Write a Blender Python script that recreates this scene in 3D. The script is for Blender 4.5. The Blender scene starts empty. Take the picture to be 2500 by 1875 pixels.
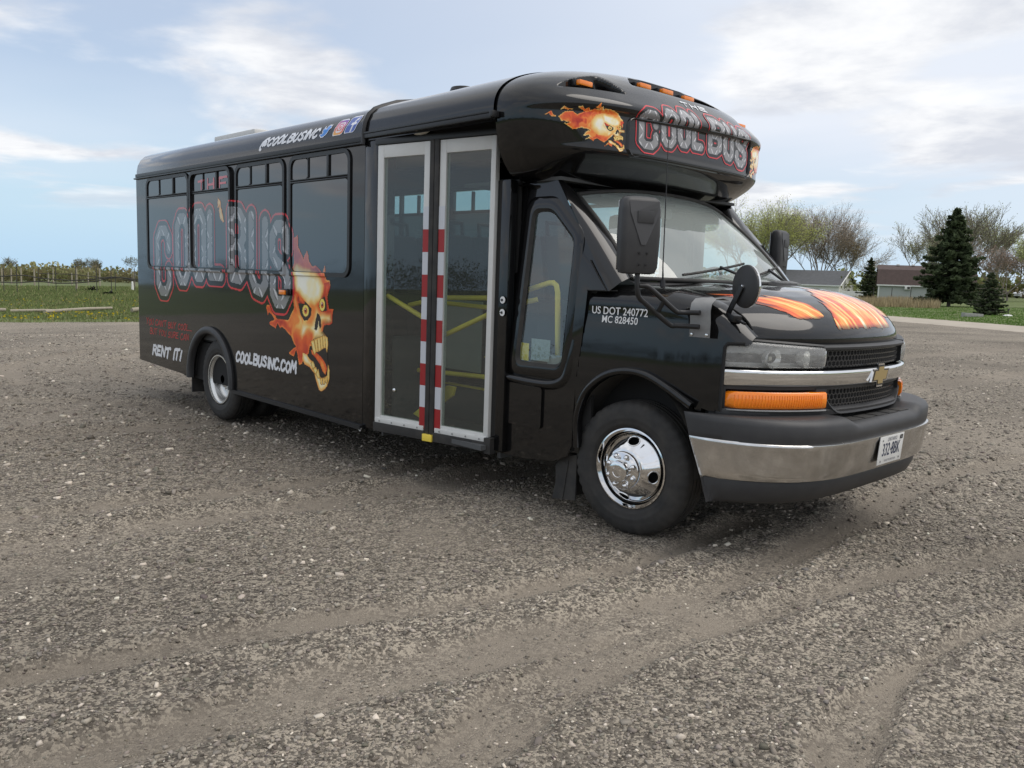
import bpy, bmesh, math, random
import numpy as np
from mathutils import Vector, Matrix
random.seed(7); RNG = np.random.default_rng(11)
S = bpy.context.scene
COL = S.collection
pi = math.pi

# ------------------------------------------------------------------ camera
CX, CY, CZ = 2.8056, -4.5762, 1.3954
YAW, PITCH, ROLL, FPX = 2.3734, -0.1268, 0.0343, 2060.75
fwd = Vector((math.cos(PITCH)*math.cos(YAW), math.cos(PITCH)*math.sin(YAW), math.sin(PITCH)))
rgt = Vector((math.sin(YAW), -math.cos(YAW), 0)); upv = rgt.cross(fwd)
r2 = rgt*math.cos(ROLL) + upv*math.sin(ROLL); u2 = upv*math.cos(ROLL) - rgt*math.sin(ROLL)
cam_d = bpy.data.cameras.new('camera'); cam = bpy.data.objects.new('camera', cam_d); COL.objects.link(cam)
cam.matrix_world = Matrix(((r2.x, u2.x, -fwd.x, CX), (r2.y, u2.y, -fwd.y, CY), (r2.z, u2.z, -fwd.z, CZ), (0, 0, 0, 1)))
cam_d.sensor_width = 36; cam_d.lens = 36*FPX/2500; cam_d.clip_start = 0.05; cam_d.clip_end = 6000
S.camera = cam

# ------------------------------------------------------------------ sky, sun, exposure
SUN_EL, SUN_AZ = math.radians(60), math.radians(32)      # azimuth counter-clockwise from +x
sun_dir = Vector((math.cos(SUN_EL)*math.cos(SUN_AZ), math.cos(SUN_EL)*math.sin(SUN_AZ), math.sin(SUN_EL)))
W = bpy.data.worlds.new('World'); S.world = W; W.use_nodes = True
def sky_nodes():
    nt = W.node_tree; N = nt.nodes; L = nt.links; N.clear()
    def n(t, **k):
        x = N.new(t)
        for a, b in k.items(): setattr(x, a, b)
        return x
    def mth(op, a, b=None, c=None, clamp=False):
        x = n('ShaderNodeMath', operation=op, use_clamp=clamp)
        for i, v in enumerate((a, b, c)):
            if v is None: continue
            if isinstance(v, (int, float)): x.inputs[i].default_value = v
            else: L.new(v, x.inputs[i])
        return x.outputs[0]
    def ramp(v, lo, hi):
        x = n('ShaderNodeMapRange', interpolation_type='SMOOTHSTEP'); L.new(v, x.inputs[0])
        x.inputs[1].default_value = lo; x.inputs[2].default_value = hi; return x.outputs[0]
    def mixc(f, a, b):
        x = n('ShaderNodeMix', data_type='RGBA')
        if isinstance(f, (int, float)): x.inputs[0].default_value = f
        else: L.new(f, x.inputs[0])
        for i, v in ((6, a), (7, b)):
            if isinstance(v, tuple): x.inputs[i].default_value = (*v, 1)
            else: L.new(v, x.inputs[i])
        return x.outputs[2]
    sky = n('ShaderNodeTexSky', sky_type='NISHITA', sun_disc=False, sun_elevation=SUN_EL, sun_rotation=pi/2-SUN_AZ,
            altitude=100, air_density=1.0, dust_density=1.2, ozone_density=1.5)
    skys = n('ShaderNodeVectorMath', operation='SCALE'); L.new(sky.outputs[0], skys.inputs[0]); skys.inputs[3].default_value = SKY_STR
    tc = n('ShaderNodeTexCoord'); d = tc.outputs['Generated']
    sep = n('ShaderNodeSeparateXYZ'); L.new(d, sep.inputs[0])
    el = mth('MAXIMUM', sep.outputs[2], 0.0)
    den = mth('ADD', el, 0.10)
    px = mth('DIVIDE', sep.outputs[0], den); py = mth('DIVIDE', sep.outputs[1], den)
    cb = n('ShaderNodeCombineXYZ'); L.new(px, cb.inputs[0]); L.new(py, cb.inputs[1])
    dot = n('ShaderNodeVectorMath', operation='DOT_PRODUCT'); L.new(d, dot.inputs[0]); dot.inputs[1].default_value = sun_dir
    ca = dot.outputs['Value']                                    # cosine of the angle from the sun
    def noise(scale, det, rough, off, dist=0.3):
        mp = n('ShaderNodeMapping'); L.new(cb.outputs[0], mp.inputs[0]); mp.inputs['Location'].default_value = off
        x = n('ShaderNodeTexNoise'); L.new(mp.outputs[0], x.inputs['Vector'])
        x.inputs['Scale'].default_value = scale; x.inputs['Detail'].default_value = det
        x.inputs['Roughness'].default_value = rough; x.inputs['Distortion'].default_value = dist
        return x.outputs[0]
    n1 = noise(0.75, 7, .50, CLOUD_OFF, .25)                       # cumulus heaps
    n2 = noise(0.22, 5, .5, (3.1, 8.4, 1.0), .6)                 # thin high veil
    n3 = noise(1.6, 6, .6, (0.3, 2.2, 5.0), .2)                  # shading inside clouds
    near_sun = ramp(ca, -0.20, 0.42)
    veil = mth('MULTIPLY_ADD', ramp(n2, .30, .68), .55, mth('MULTIPLY_ADD', near_sun, .66, .26), clamp=True)
    veil = mth('MULTIPLY', veil, mth('MAXIMUM', ramp(el, .02, .17), mth('MULTIPLY', near_sun, .8)))
    cov = mth('ADD', n1, mth('MULTIPLY', near_sun, .06))
    cum = ramp(cov, .505, .605)
    cum = mth('MULTIPLY', cum, ramp(el, .03, .10))
    glow = mth('POWER', mth('MAXIMUM', ca, 0.0), 18.0)
    gl2 = mth('MULTIPLY_ADD', glow, 1.1, 1.0)
    # veil: thin bright cloud; heaps: white with grey bases
    vc = n('ShaderNodeVectorMath', operation='SCALE'); vc.inputs[0].default_value = (.78, .83, .92); L.new(gl2, vc.inputs[3])
    cc0 = mixc(ramp(n3, .34, .66), (.66, .69, .76), (.97, .975, .985))
    cc = n('ShaderNodeVectorMath', operation='SCALE'); L.new(cc0, cc.inputs[0]); L.new(mth('MULTIPLY_ADD', glow, 1.0, 1.0), cc.inputs[3])
    low = mixc(mth('MULTIPLY', ramp(el, .20, .0), .88), skys.outputs[0], (.50, .72, .93))   # pale air near the horizon
    c1 = mixc(veil, low, vc.outputs[0])
    c2 = mixc(mth('MULTIPLY', cum, .95), c1, cc.outputs[0])
    bg = n('ShaderNodeBackground'); L.new(c2, bg.inputs[0]); bg.inputs[1].default_value = 1.0
    out = n('ShaderNodeOutputWorld'); L.new(bg.outputs[0], out.inputs[0])
SKY_STR = 0.14; CLOUD_OFF = (7.5, 1.2, 0.0)
sky_nodes()
sun_l = bpy.data.lights.new('sun', 'SUN'); sun_o = bpy.data.objects.new('sun', sun_l); COL.objects.link(sun_o)
sun_l.energy = 1.5; sun_l.angle = math.radians(45); sun_l.color = (1.0, .93, .84)
sun_o.rotation_euler = (-sun_dir).to_track_quat('-Z', 'Y').to_euler(); sun_o.location = sun_dir*60
S.view_settings.view_transform = 'Standard'; S.view_settings.look = 'None'
S.view_settings.exposure = 0.08; S.view_settings.gamma = 1.0; S.view_settings.use_curve_mapping = False
S.cycles.max_bounces = 8; S.cycles.transparent_max_bounces = 24; S.cycles.use_denoising = True
S.cycles.caustics_reflective = False; S.cycles.caustics_refractive = False; S.cycles.sample_clamp_indirect = 6

# ------------------------------------------------------------------ helpers
def link(o, parent=None):
    COL.objects.link(o)
    if parent is not None: o.parent = parent
    return o
def empty(name, loc=(0, 0, 0), rz=0.0):
    o = bpy.data.objects.new(name, None); o.empty_display_size = .2; COL.objects.link(o)
    o.location = loc; o.rotation_euler = (0, 0, rz); return o
def tag(o, label=None, cat=None, group=None, kind=None):
    if label: o['label'] = label
    if cat: o['category'] = cat
    if group: o['group'] = group
    if kind: o['kind'] = kind
    return o
def mesh(name, V, F, mat=None, parent=None, smooth=30, col=None):
    """V (n,3) array-like, F list of index tuples or an (m,k) array; smooth = sharp angle in degrees, None = flat"""
    me = bpy.data.meshes.new(name); V = np.asarray(V, dtype=np.float32)
    if isinstance(F, np.ndarray):
        m, k = F.shape
        me.vertices.add(len(V)); me.vertices.foreach_set('co', V.ravel())
        me.loops.add(m*k); me.loops.foreach_set('vertex_index', F.astype(np.int32).ravel())
        me.polygons.add(m); me.polygons.foreach_set('loop_start', np.arange(0, m*k, k, dtype=np.int32))
        me.update(calc_edges=True)
    else:
        me.from_pydata([tuple(map(float, v)) for v in V], [], [tuple(f) for f in F])
    if smooth is not None:
        me.shade_smooth()
        if smooth < 180: me.set_sharp_from_angle(angle=math.radians(smooth))
    if col is not None:
        a = me.color_attributes.new('Col', 'FLOAT_COLOR', 'POINT')
        c = np.ones((len(V), 4), np.float32); c[:, :3] = col; a.data.foreach_set('color', c.ravel())
    if mat is not None:
        for m_ in (mat if isinstance(mat, (list, tuple)) else [mat]): me.materials.append(m_)
    me.validate()
    return link(bpy.data.objects.new(name, me), parent)
class MB:
    """collects primitive shapes into one mesh"""
    def __init__(s): s.v = []; s.f = []
    def add(s, V, F):
        o = len(s.v); s.v += [tuple(map(float, v)) for v in V]; s.f += [tuple(int(i)+o for i in f) for f in F]; return s
    def box(s, c, d, R=None, bev=0.0):
        bm = bmesh.new(); bmesh.ops.create_cube(bm, size=1)
        for v in bm.verts: v.co = Vector((v.co.x*d[0], v.co.y*d[1], v.co.z*d[2]))
        if bev > 0: bmesh.ops.bevel(bm, geom=bm.edges[:], offset=bev, segments=2, profile=.6, affect='EDGES')
        V = [Vector(v.co) for v in bm.verts]; bm.verts.index_update(); F = [[v.index for v in f.verts] for f in bm.faces]; bm.free()
        if R is not None: V = [R @ v for v in V]
        return s.add([v+Vector(c) for v in V], F)
    def tube(s, pts, r, n=10, cap=True):
        pts = [Vector(p) for p in pts]; rs = r if isinstance(r, (list, tuple)) else [r]*len(pts)
        V = []; F = []; prev = None
        for i, p in enumerate(pts):
            t = (pts[min(i+1, len(pts)-1)]-pts[max(i-1, 0)]).normalized()
            if prev is None:
                a = t.cross(Vector((0, 0, 1)))
                if a.length < 1e-3: a = t.cross(Vector((1, 0, 0)))
            else: a = prev-t*prev.dot(t)
            a.normalize(); prev = a; b = t.cross(a)
            V += [p+(a*math.cos(2*pi*k/n)+b*math.sin(2*pi*k/n))*rs[i] for k in range(n)]
        for i in range(len(pts)-1):
            for k in range(n): F.append((i*n+k, i*n+(k+1) % n, (i+1)*n+(k+1) % n, (i+1)*n+k))
        if cap: F.append(tuple(range(n))[::-1]); F.append(tuple((len(pts)-1)*n+k for k in range(n)))
        return s.add(V, F)
    def lathe(s, prof, n=48, M=None, close=False):
        """prof: (r, h) pairs round the z axis; M: Matrix to place it"""
        V = []; F = []; m = len(prof)
        for k in range(n):
            a = 2*pi*k/n
            for r, h in prof: V.append(Vector((r*math.cos(a), r*math.sin(a), h)))
        for k in range(n):
            for j in range(m-1 if not close else m):
                j2 = (j+1) % m; F.append((k*m+j, ((k+1) % n)*m+j, ((k+1) % n)*m+j2, k*m+j2))
        if M is not None: V = [M @ v for v in V]
        return s.add(V, F)
    def prism(s, poly, h0, h1, axes='xz'):
        """polygon extruded along the third axis between h0 and h1; axes names the two polygon axes"""
        ix = 'xyz'.index(axes[0]); iy = 'xyz'.index(axes[1]); iz = 3-ix-iy; n = len(poly); V = []
        for h in (h0, h1):
            for p in poly:
                v = [0, 0, 0]; v[ix] = p[0]; v[iy] = p[1]; v[iz] = h; V.append(v)
        F = [tuple(range(n)), tuple(range(2*n-1, n-1, -1))]+[(i, (i+1) % n, n+(i+1) % n, n+i) for i in range(n)]
        return s.add(V, F)
    def build(s, name, mat, parent=None, smooth=30):
        o = mesh(name, s.v, s.f, mat, parent, smooth)
        bm = bmesh.new(); bm.from_mesh(o.data); bmesh.ops.recalc_face_normals(bm, faces=bm.faces); bm.to_mesh(o.data); bm.free()
        return o
def grid_faces(nu, nv, keep=None):
    i = np.arange(nu-1)[:, None]*nv+np.arange(nv-1)[None, :]
    F = np.stack([i, i+nv, i+nv+1, i+1], -1)
    return F[keep] if keep is not None else F.reshape(-1, 4)
def sstep(a, b, x): t = np.clip((x-a)/(b-a), 0, 1); return t*t*(3-2*t)
def vnoise(x, y, seed=0):
    """2-D value noise, about -1..1"""
    xi = np.floor(x).astype(np.int64); yi = np.floor(y).astype(np.int64); fx = x-xi; fy = y-yi
    def h(a, b):
        k = (a*374761393+b*668265263+seed*974711) & 0xffffffff
        k = ((k ^ (k >> 13))*1274126177) & 0xffffffff
        return ((k ^ (k >> 16)) & 0xffff)/32767.5-1
    fx = fx*fx*(3-2*fx); fy = fy*fy*(3-2*fy)
    return (h(xi, yi)*(1-fx)+h(xi+1, yi)*fx)*(1-fy)+(h(xi, yi+1)*(1-fx)+h(xi+1, yi+1)*fx)*fy
def fbm(x, y, o=4, seed=0, g=.5):
    s = 0; a = 1; t = 0
    for i in range(o): s = s+a*vnoise(x*2**i+17*i, y*2**i-9*i, seed+i); t += a; a *= g
    return s/t

# ------------------------------------------------------------------ materials
def mat(name, col, rough=.5, metal=0., coat=0., noise=None, bump=None, spec=.5, emit=None, ior=1.5, attr=False, coat_rough=.03, sheen=0):
    """noise = (scale, amount, second colour); bump = (scale, strength, distance)"""
    m = bpy.data.materials.new(name); m.use_nodes = True; nt = m.node_tree; B = nt.nodes['Principled BSDF']
    B.inputs['Base Color'].default_value = (*col, 1); B.inputs['Roughness'].default_value = rough; B.inputs['Metallic'].default_value = metal
    B.inputs['Coat Weight'].default_value = coat; B.inputs['Coat Roughness'].default_value = coat_rough; B.inputs['IOR'].default_value = ior
    B.inputs['Specular IOR Level'].default_value = spec
    tc = None
    def coords():
        nonlocal tc
        if tc is None: tc = nt.nodes.new('ShaderNodeTexCoord')
        return tc.outputs['Object']
    if attr:
        a = nt.nodes.new('ShaderNodeVertexColor'); a.layer_name = 'Col'; nt.links.new(a.outputs[0], B.inputs['Base Color'])
    if noise:
        x = nt.nodes.new('ShaderNodeTexNoise'); x.inputs['Scale'].default_value = noise[0]; x.inputs['Detail'].default_value = 6; x.inputs['Roughness'].default_value = .6
        nt.links.new(coords(), x.inputs['Vector'])
        rp = nt.nodes.new('ShaderNodeMapRange'); rp.inputs[1].default_value = .35; rp.inputs[2].default_value = .68; nt.links.new(x.outputs[0], rp.inputs[0])
        mu = nt.nodes.new('ShaderNodeMath'); mu.operation = 'MULTIPLY'; mu.inputs[1].default_value = noise[1]; nt.links.new(rp.outputs[0], mu.inputs[0])
        mx = nt.nodes.new('ShaderNodeMix'); mx.data_type = 'RGBA'; nt.links.new(mu.outputs[0], mx.inputs[0])
        if attr: nt.links.new(a.outputs[0], mx.inputs[6])
        else: mx.inputs[6].default_value = (*col, 1)
        mx.inputs[7].default_value = (*noise[2], 1); nt.links.new(mx.outputs[2], B.inputs['Base Color'])
        if len(noise) > 3:   # roughness follows the same dirt
            m2 = nt.nodes.new('ShaderNodeMapRange'); m2.inputs[3].default_value = rough; m2.inputs[4].default_value = noise[3]
            nt.links.new(rp.outputs[0], m2.inputs[0]); nt.links.new(m2.outputs[0], B.inputs['Roughness'])
    if bump:
        x = nt.nodes.new('ShaderNodeTexNoise'); x.inputs['Scale'].default_value = bump[0]; x.inputs['Detail'].default_value = 8; nt.links.new(coords(), x.inputs['Vector'])
        b = nt.nodes.new('ShaderNodeBump'); b.inputs['Strength'].default_value = bump[1]; b.inputs['Distance'].default_value = bump[2]
        nt.links.new(x.outputs[0], b.inputs['Height']); nt.links.new(b.outputs[0], B.inputs['Normal'])
    if emit: B.inputs['Emission Color'].default_value = (*emit[0], 1); B.inputs['Emission Strength'].default_value = emit[1]
    return m
def glass(name, tint, ior=1.5, rough=0.0):
    m = bpy.data.materials.new(name); m.use_nodes = True; nt = m.node_tree; nt.nodes.clear()
    o = nt.nodes.new('ShaderNodeOutputMaterial'); mx = nt.nodes.new('ShaderNodeMixShader'); t = nt.nodes.new('ShaderNodeBsdfTransparent'); g = nt.nodes.new('ShaderNodeBsdfGlossy')
    fr = nt.nodes.new('ShaderNodeFresnel'); fr.inputs[0].default_value = ior; g.inputs['Roughness'].default_value = rough
    t.inputs[0].default_value = (*tint, 1); g.inputs[0].default_value = (1, 1, 1, 1)
    geo = nt.nodes.new('ShaderNodeNewGeometry'); inv = nt.nodes.new('ShaderNodeMath'); inv.operation = 'SUBTRACT'; inv.inputs[0].default_value = 1.0; nt.links.new(geo.outputs['Backfacing'], inv.inputs[1])
    mm = nt.nodes.new('ShaderNodeMath'); mm.operation = 'MULTIPLY'; nt.links.new(fr.outputs[0], mm.inputs[0]); nt.links.new(inv.outputs[0], mm.inputs[1])
    nt.links.new(mm.outputs[0], mx.inputs[0]); nt.links.new(t.outputs[0], mx.inputs[1]); nt.links.new(g.outputs[0], mx.inputs[2]); nt.links.new(mx.outputs[0], o.inputs[0])
    return m
M = {}
M['paint'] = mat('black_paint', (.0045, .0045, .005), .35, coat=1.0, spec=.05, coat_rough=.05, noise=(3.5, .5, (.008, .008, .008)), bump=(1.7, .10, .004))
M['plastic'] = mat('black_plastic', (.030, .030, .032), .50, bump=(900, .15, .0004), noise=(14, .5, (.045, .045, .045)))
M['trim'] = mat('black_trim', (.012, .012, .013), .42)
M['rubber'] = mat('tyre_rubber', (.020, .020, .020), .72, noise=(9, .75, (.055, .050, .044)), bump=(60, .2, .002))
M['dark'] = mat('underbody_black', (.012, .012, .012), .85)
M['chrome'] = mat('chrome', (.80, .80, .80), .05, metal=1.0, noise=(9, .25, (.62, .60, .57)))
M['bumper_chrome'] = mat('worn_chrome', (.74, .74, .74), .09, metal=1.0, noise=(7, .8, (.44, .42, .39), .28), bump=(160, .06, .001))
M['alu'] = mat('door_aluminium', (.66, .66, .64), .38, metal=0, noise=(12, .35, (.54, .54, .52)))
M['yellow'] = mat('yellow_rail', (.92, .70, .09), .4, noise=(20, .3, (.80, .58, .07)))
M['amber'] = mat('amber_lens', (1.0, .27, .012), .2, coat=.6, noise=(30, .5, (.85, .19, .01)), bump=(220, .35, .001))
M['grey_metal'] = mat('grey_bracket', (.21, .21, .21), .55, noise=(10, .6, (.36, .36, .35)))
M['interior'] = mat('interior_grey', (.085, .088, .09), .8)
M['seat'] = mat('seat_vinyl', (.02, .021, .024), .6)
M['int_panel'] = mat('interior_panel', (.26, .28, .27), .7)
M['print'] = mat('vinyl_print', (1, 1, 1), .45, attr=True, spec=.15, coat=.8, coat_rough=.055); M['print_pane'] = mat('perforated_print', (1, 1, 1), .06, attr=True, ior=1.95)
M['white'] = mat('white_vinyl', (.78, .78, .78), .45)
M['tape_w'] = mat('reflective_tape_white', (.58, .60, .64), .35); M['tape_r'] = mat('reflective_tape_red', (.33, .016, .018), .35)
M['door_glass'] = glass('tinted_door_glass', (.78, .83, .80), 1.62); M['cab_glass'] = glass('cab_window_glass', (.72, .80, .77), 1.85)
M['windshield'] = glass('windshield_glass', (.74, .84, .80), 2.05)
def haze_glass(m, fac, col):  # mixes an even pale diffuse colour into a glass
    nt = m.node_tree; o = nt.nodes['Material Output']; cur = o.inputs[0].links[0].from_socket; d = nt.nodes.new('ShaderNodeBsdfDiffuse'); d.inputs[0].default_value = (*col, 1); mx = nt.nodes.new('ShaderNodeMixShader'); mx.inputs[0].default_value = fac
    nt.links.new(cur, mx.inputs[1]); nt.links.new(d.outputs[0], mx.inputs[2]); nt.links.new(mx.outputs[0], o.inputs[0])
haze_glass(M['windshield'], .24, (.76, .84, .80)); haze_glass(M['door_glass'], .03, (.6, .62, .6)); haze_glass(M['cab_glass'], .06, (.6, .64, .63))  # windscreen: the pale colour paints bright sky haze and sheen onto the glass
M['film'] = mat('window_film', (.010, .010, .011), .05, coat=0, ior=1.95)
def hazy(name):
    m = glass(name, (.85, .86, .85), 1.5, .10); nt = m.node_tree; o = nt.nodes['Material Output']; cur = o.inputs[0].links[0].from_socket
    d = nt.nodes.new('ShaderNodeBsdfDiffuse'); d.inputs[0].default_value = (.74, .74, .72, 1); mx = nt.nodes.new('ShaderNodeMixShader'); n = nt.nodes.new('ShaderNodeTexNoise'); n.inputs['Scale'].default_value = 9
    r = nt.nodes.new('ShaderNodeMapRange'); r.inputs[3].default_value = .14; r.inputs[4].default_value = .38; nt.links.new(n.outputs[0], r.inputs[0]); nt.links.new(r.outputs[0], mx.inputs[0]); nt.links.new(cur, mx.inputs[1]); nt.links.new(d.outputs[0], mx.inputs[2]); nt.links.new(mx.outputs[0], o.inputs[0]); return m
M['clear'] = hazy('hazy_lens'); M['mesh'] = mat('grille_plastic', (.035, .035, .037), .25)
M['reflector'] = mat('lamp_reflector', (.90, .90, .88), .30, metal=.75)
M['lamp_house'] = mat('lamp_housing', (.48, .48, .47), .4)
M['cream'] = mat('cream_lens', (.55, .53, .46), .35)
M['sign_white'] = mat('plate_white', (.72, .72, .70), .45, noise=(30, .3, (.55, .54, .5)))
M['gold'] = mat('gold_emblem', (.60, .46, .22), .33, metal=.8, bump=(120, .1, .001))
M['dirt_fabric'] = mat('liner', (.035, .033, .03), .95, noise=(8, .7, (.07, .066, .058)))
# ------------------------------------------------------------------ the ground
def terrain(x, y):
    """the land beyond the lot falls away gently to the left of the view"""
    c, s = math.cos(YAW), math.sin(YAW); dx = x-CX; dy = y-CY
    t = np.clip((np.hypot(x+2.5, y)-6)/14, 0, 1)
    return t*t*(3-2*t)*(-.0075*(dx*c+dy*s)+.0201*(dx*s-dy*c))
TRACKS = {
  'a': [(-1.9, -6.0), (-1.75, -3.85), (-1.75, -3.6), (-1.68, -3.05), (-1.62, -2.39), (-1.5, -1.63), (-1.47, -0.61), (-1.41, 0.67), (-1.3, 4.0)],
  'b': [(-4.2, -6), (-4.39, -3.39), (-4.56, -2.96), (-4.5, -1.89), (-4.31, -0.64), (-3.34, 0.07), (-2.41, 0.74)],
  'c': [(-12.72, 3.12), (-11.57, 1.57), (-10.56, 0.23), (-9.49, -0.46), (-8.07, -0.82), (-6.66, -0.77), (-5.3, -0.56)],
  'd': [(-14.45, 3.24), (-12.28, 0.65), (-10.4, -1.18), (-9.2, -1.77), (-7.91, -1.95), (-6.66, -1.72), (-5.19, -1.37)],
  'e': [(1.82, 1.11), (1.56, 0.54), (1.26, -0.35), (1.08, -1.24), (0.94, -1.94), (0.95, -2.64), (1.05, -3.08), (1.2, -4.5)],
  'f': [(1.17, 4.4), (0.81, 3.31), (0.56, 1.78), (0.67, 0.52), (0.77, -0.88), (0.73, -1.81), (0.63, -2.32), (0.48, -2.97), (.3, -4.5)],
  'g': [(-6.5, 8.0), (-4.5, 11.26), (-4.04, 14.09), (-3.32, 18.56)], 'h': [(-1.87, 6.86), (-1.75, 8.76), (-1.43, 12.82)],
  'i': [(-16.65, -8), (-16.65, -0.93), (-15.57, 0.61), (-15.77, 2.29), (-15, 8)], 'j': [(-12.44, -8), (-12.44, -1.73), (-12.55, -0.24), (-12.43, 0.98)],
  'l': [(-2.35, -6.0), (-2.25, -3.6), (-2.2, -2.9), (-2.0, -2.0), (-1.95, -1.0), (-1.9, .7)], 'm': [(-.35, -6), (-.25, -3.9), (-.05, -3.0), (.2, -2.2), (.33, -1.3), (.3, -.2)],
  'n': [(2.3, .9), (2.25, -.3), (2.3, -1.2), (2.5, -2.0)], 'o': [(-6.8, -6), (-6.7, -3.6), (-6.5, -2.4), (-5.9, -1.6), (-5.1, -.9)],
  'k': [(1.92, -0.2), (1.74, -0.96), (1.72, -1.68), (1.81, -2.19)]}
TW = {'a': .20, 'b': .24, 'c': .15, 'd': .17, 'e': .13, 'f': .16, 'g': .35, 'h': .3, 'i': .4, 'j': .35, 'k': .09, 'l': .13, 'm': .11, 'n': .12, 'o': .22}
def spline(P, n=8):
    P = [np.array(p, float) for p in P]; Q = [2*P[0]-P[1]]+P+[2*P[-1]-P[-2]]; out = []
    for i in range(1, len(Q)-2):
        for t in np.linspace(0, 1, n, endpoint=False):
            out.append(.5*((2*Q[i])+(Q[i+1]-Q[i-1])*t+(2*Q[i-1]-5*Q[i]+4*Q[i+1]-Q[i+2])*t*t+(3*Q[i]-Q[i-1]-3*Q[i+1]+Q[i+2])*t**3))
    return np.array(out+[P[-1]])
def seg_dist(x, y, P):
    """distance to a polyline"""
    d = np.full(x.shape, 1e9)
    for a, b in zip(P[:-1], P[1:]):
        ex, ey = b-a; L2 = ex*ex+ey*ey+1e-12
        t = np.clip(((x-a[0])*ex+(y-a[1])*ey)/L2, 0, 1)
        d = np.minimum(d, np.hypot(x-a[0]-t*ex, y-a[1]-t*ey))
    return d
SPL = {k: spline(v, 5) for k, v in TRACKS.items()}
def lot(x, y):
    """height detail of the gravel and how fine (sandy, rolled) it is, 0..1"""
    fine = np.zeros(x.shape); dz = np.zeros(x.shape); wob = .08*fbm(x*1.3, y*1.3, 3, 40); mt = fbm(x*5, y*5, 2, 41)
    for k, P in SPL.items():
        w = TW[k]; m = (x > P[:, 0].min()-1.2) & (x < P[:, 0].max()+1.2) & (y > P[:, 1].min()-1.2) & (y < P[:, 1].max()+1.2)
        if not m.any(): continue
        d = seg_dist(x[m], y[m], P)+wob[m]
        tread = .5+.5*np.cos(2*pi*(d-wob[m]*.6)/(.05 if w < .2 else .075)); f = (.94-.22*tread)*(1-sstep(w*.45, w*1.2, d)); dz[m] -= .005*tread*(1-sstep(w*.6, w*1.1, d)); fine[m] = np.maximum(fine[m], f)
        dz[m] += -.020*(1-sstep(w*.5, w, d))+.022*np.exp(-((d-w*1.25)/.06)**2)*(.6+.8*mt[m])
    patch = sstep(.05, .45, fbm(x*.55+3, y*.55, 4, 5))
    mott = fbm(x*3.1, y*3.1, 4, 8); fine = np.clip(np.maximum(.9*fine, .50*patch)*(.85+.70*mott)+.12*mott, 0, 1)
    rough = 1-.75*fine
    dz = dz+.012*fbm(x*1.1, y*1.1, 3, 1)+rough*(.009*fbm(x*7, y*7, 3, 2)+.005*np.abs(fbm(x*28, y*28, 2, 3)))
    dz = dz+fine*.0035*fbm(x*18, y*18, 3, 4)
    dist = np.hypot(x-CX, y-CY)
    return dz*(1-.6*sstep(10, 26, dist)), fine
def fan(r0, r1, ratio, view_step, back_step):
    """a fan of rings round the lot, finer where it is close: shared by the ground sheets"""
    a0 = math.degrees(YAW); A = list(np.arange(a0-44, a0+44.01, view_step))+list(np.arange(a0+44+back_step, a0+316, back_step))+[a0+316]
    A = np.radians(np.array(A)); n = int(math.log(r1/r0)/math.log(ratio))+1; Rr = np.geomspace(r0, r1, n)
    x = CX+Rr[None, :]*np.cos(A)[:, None]; y = CY+Rr[None, :]*np.sin(A)[:, None]
    return x, y
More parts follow.
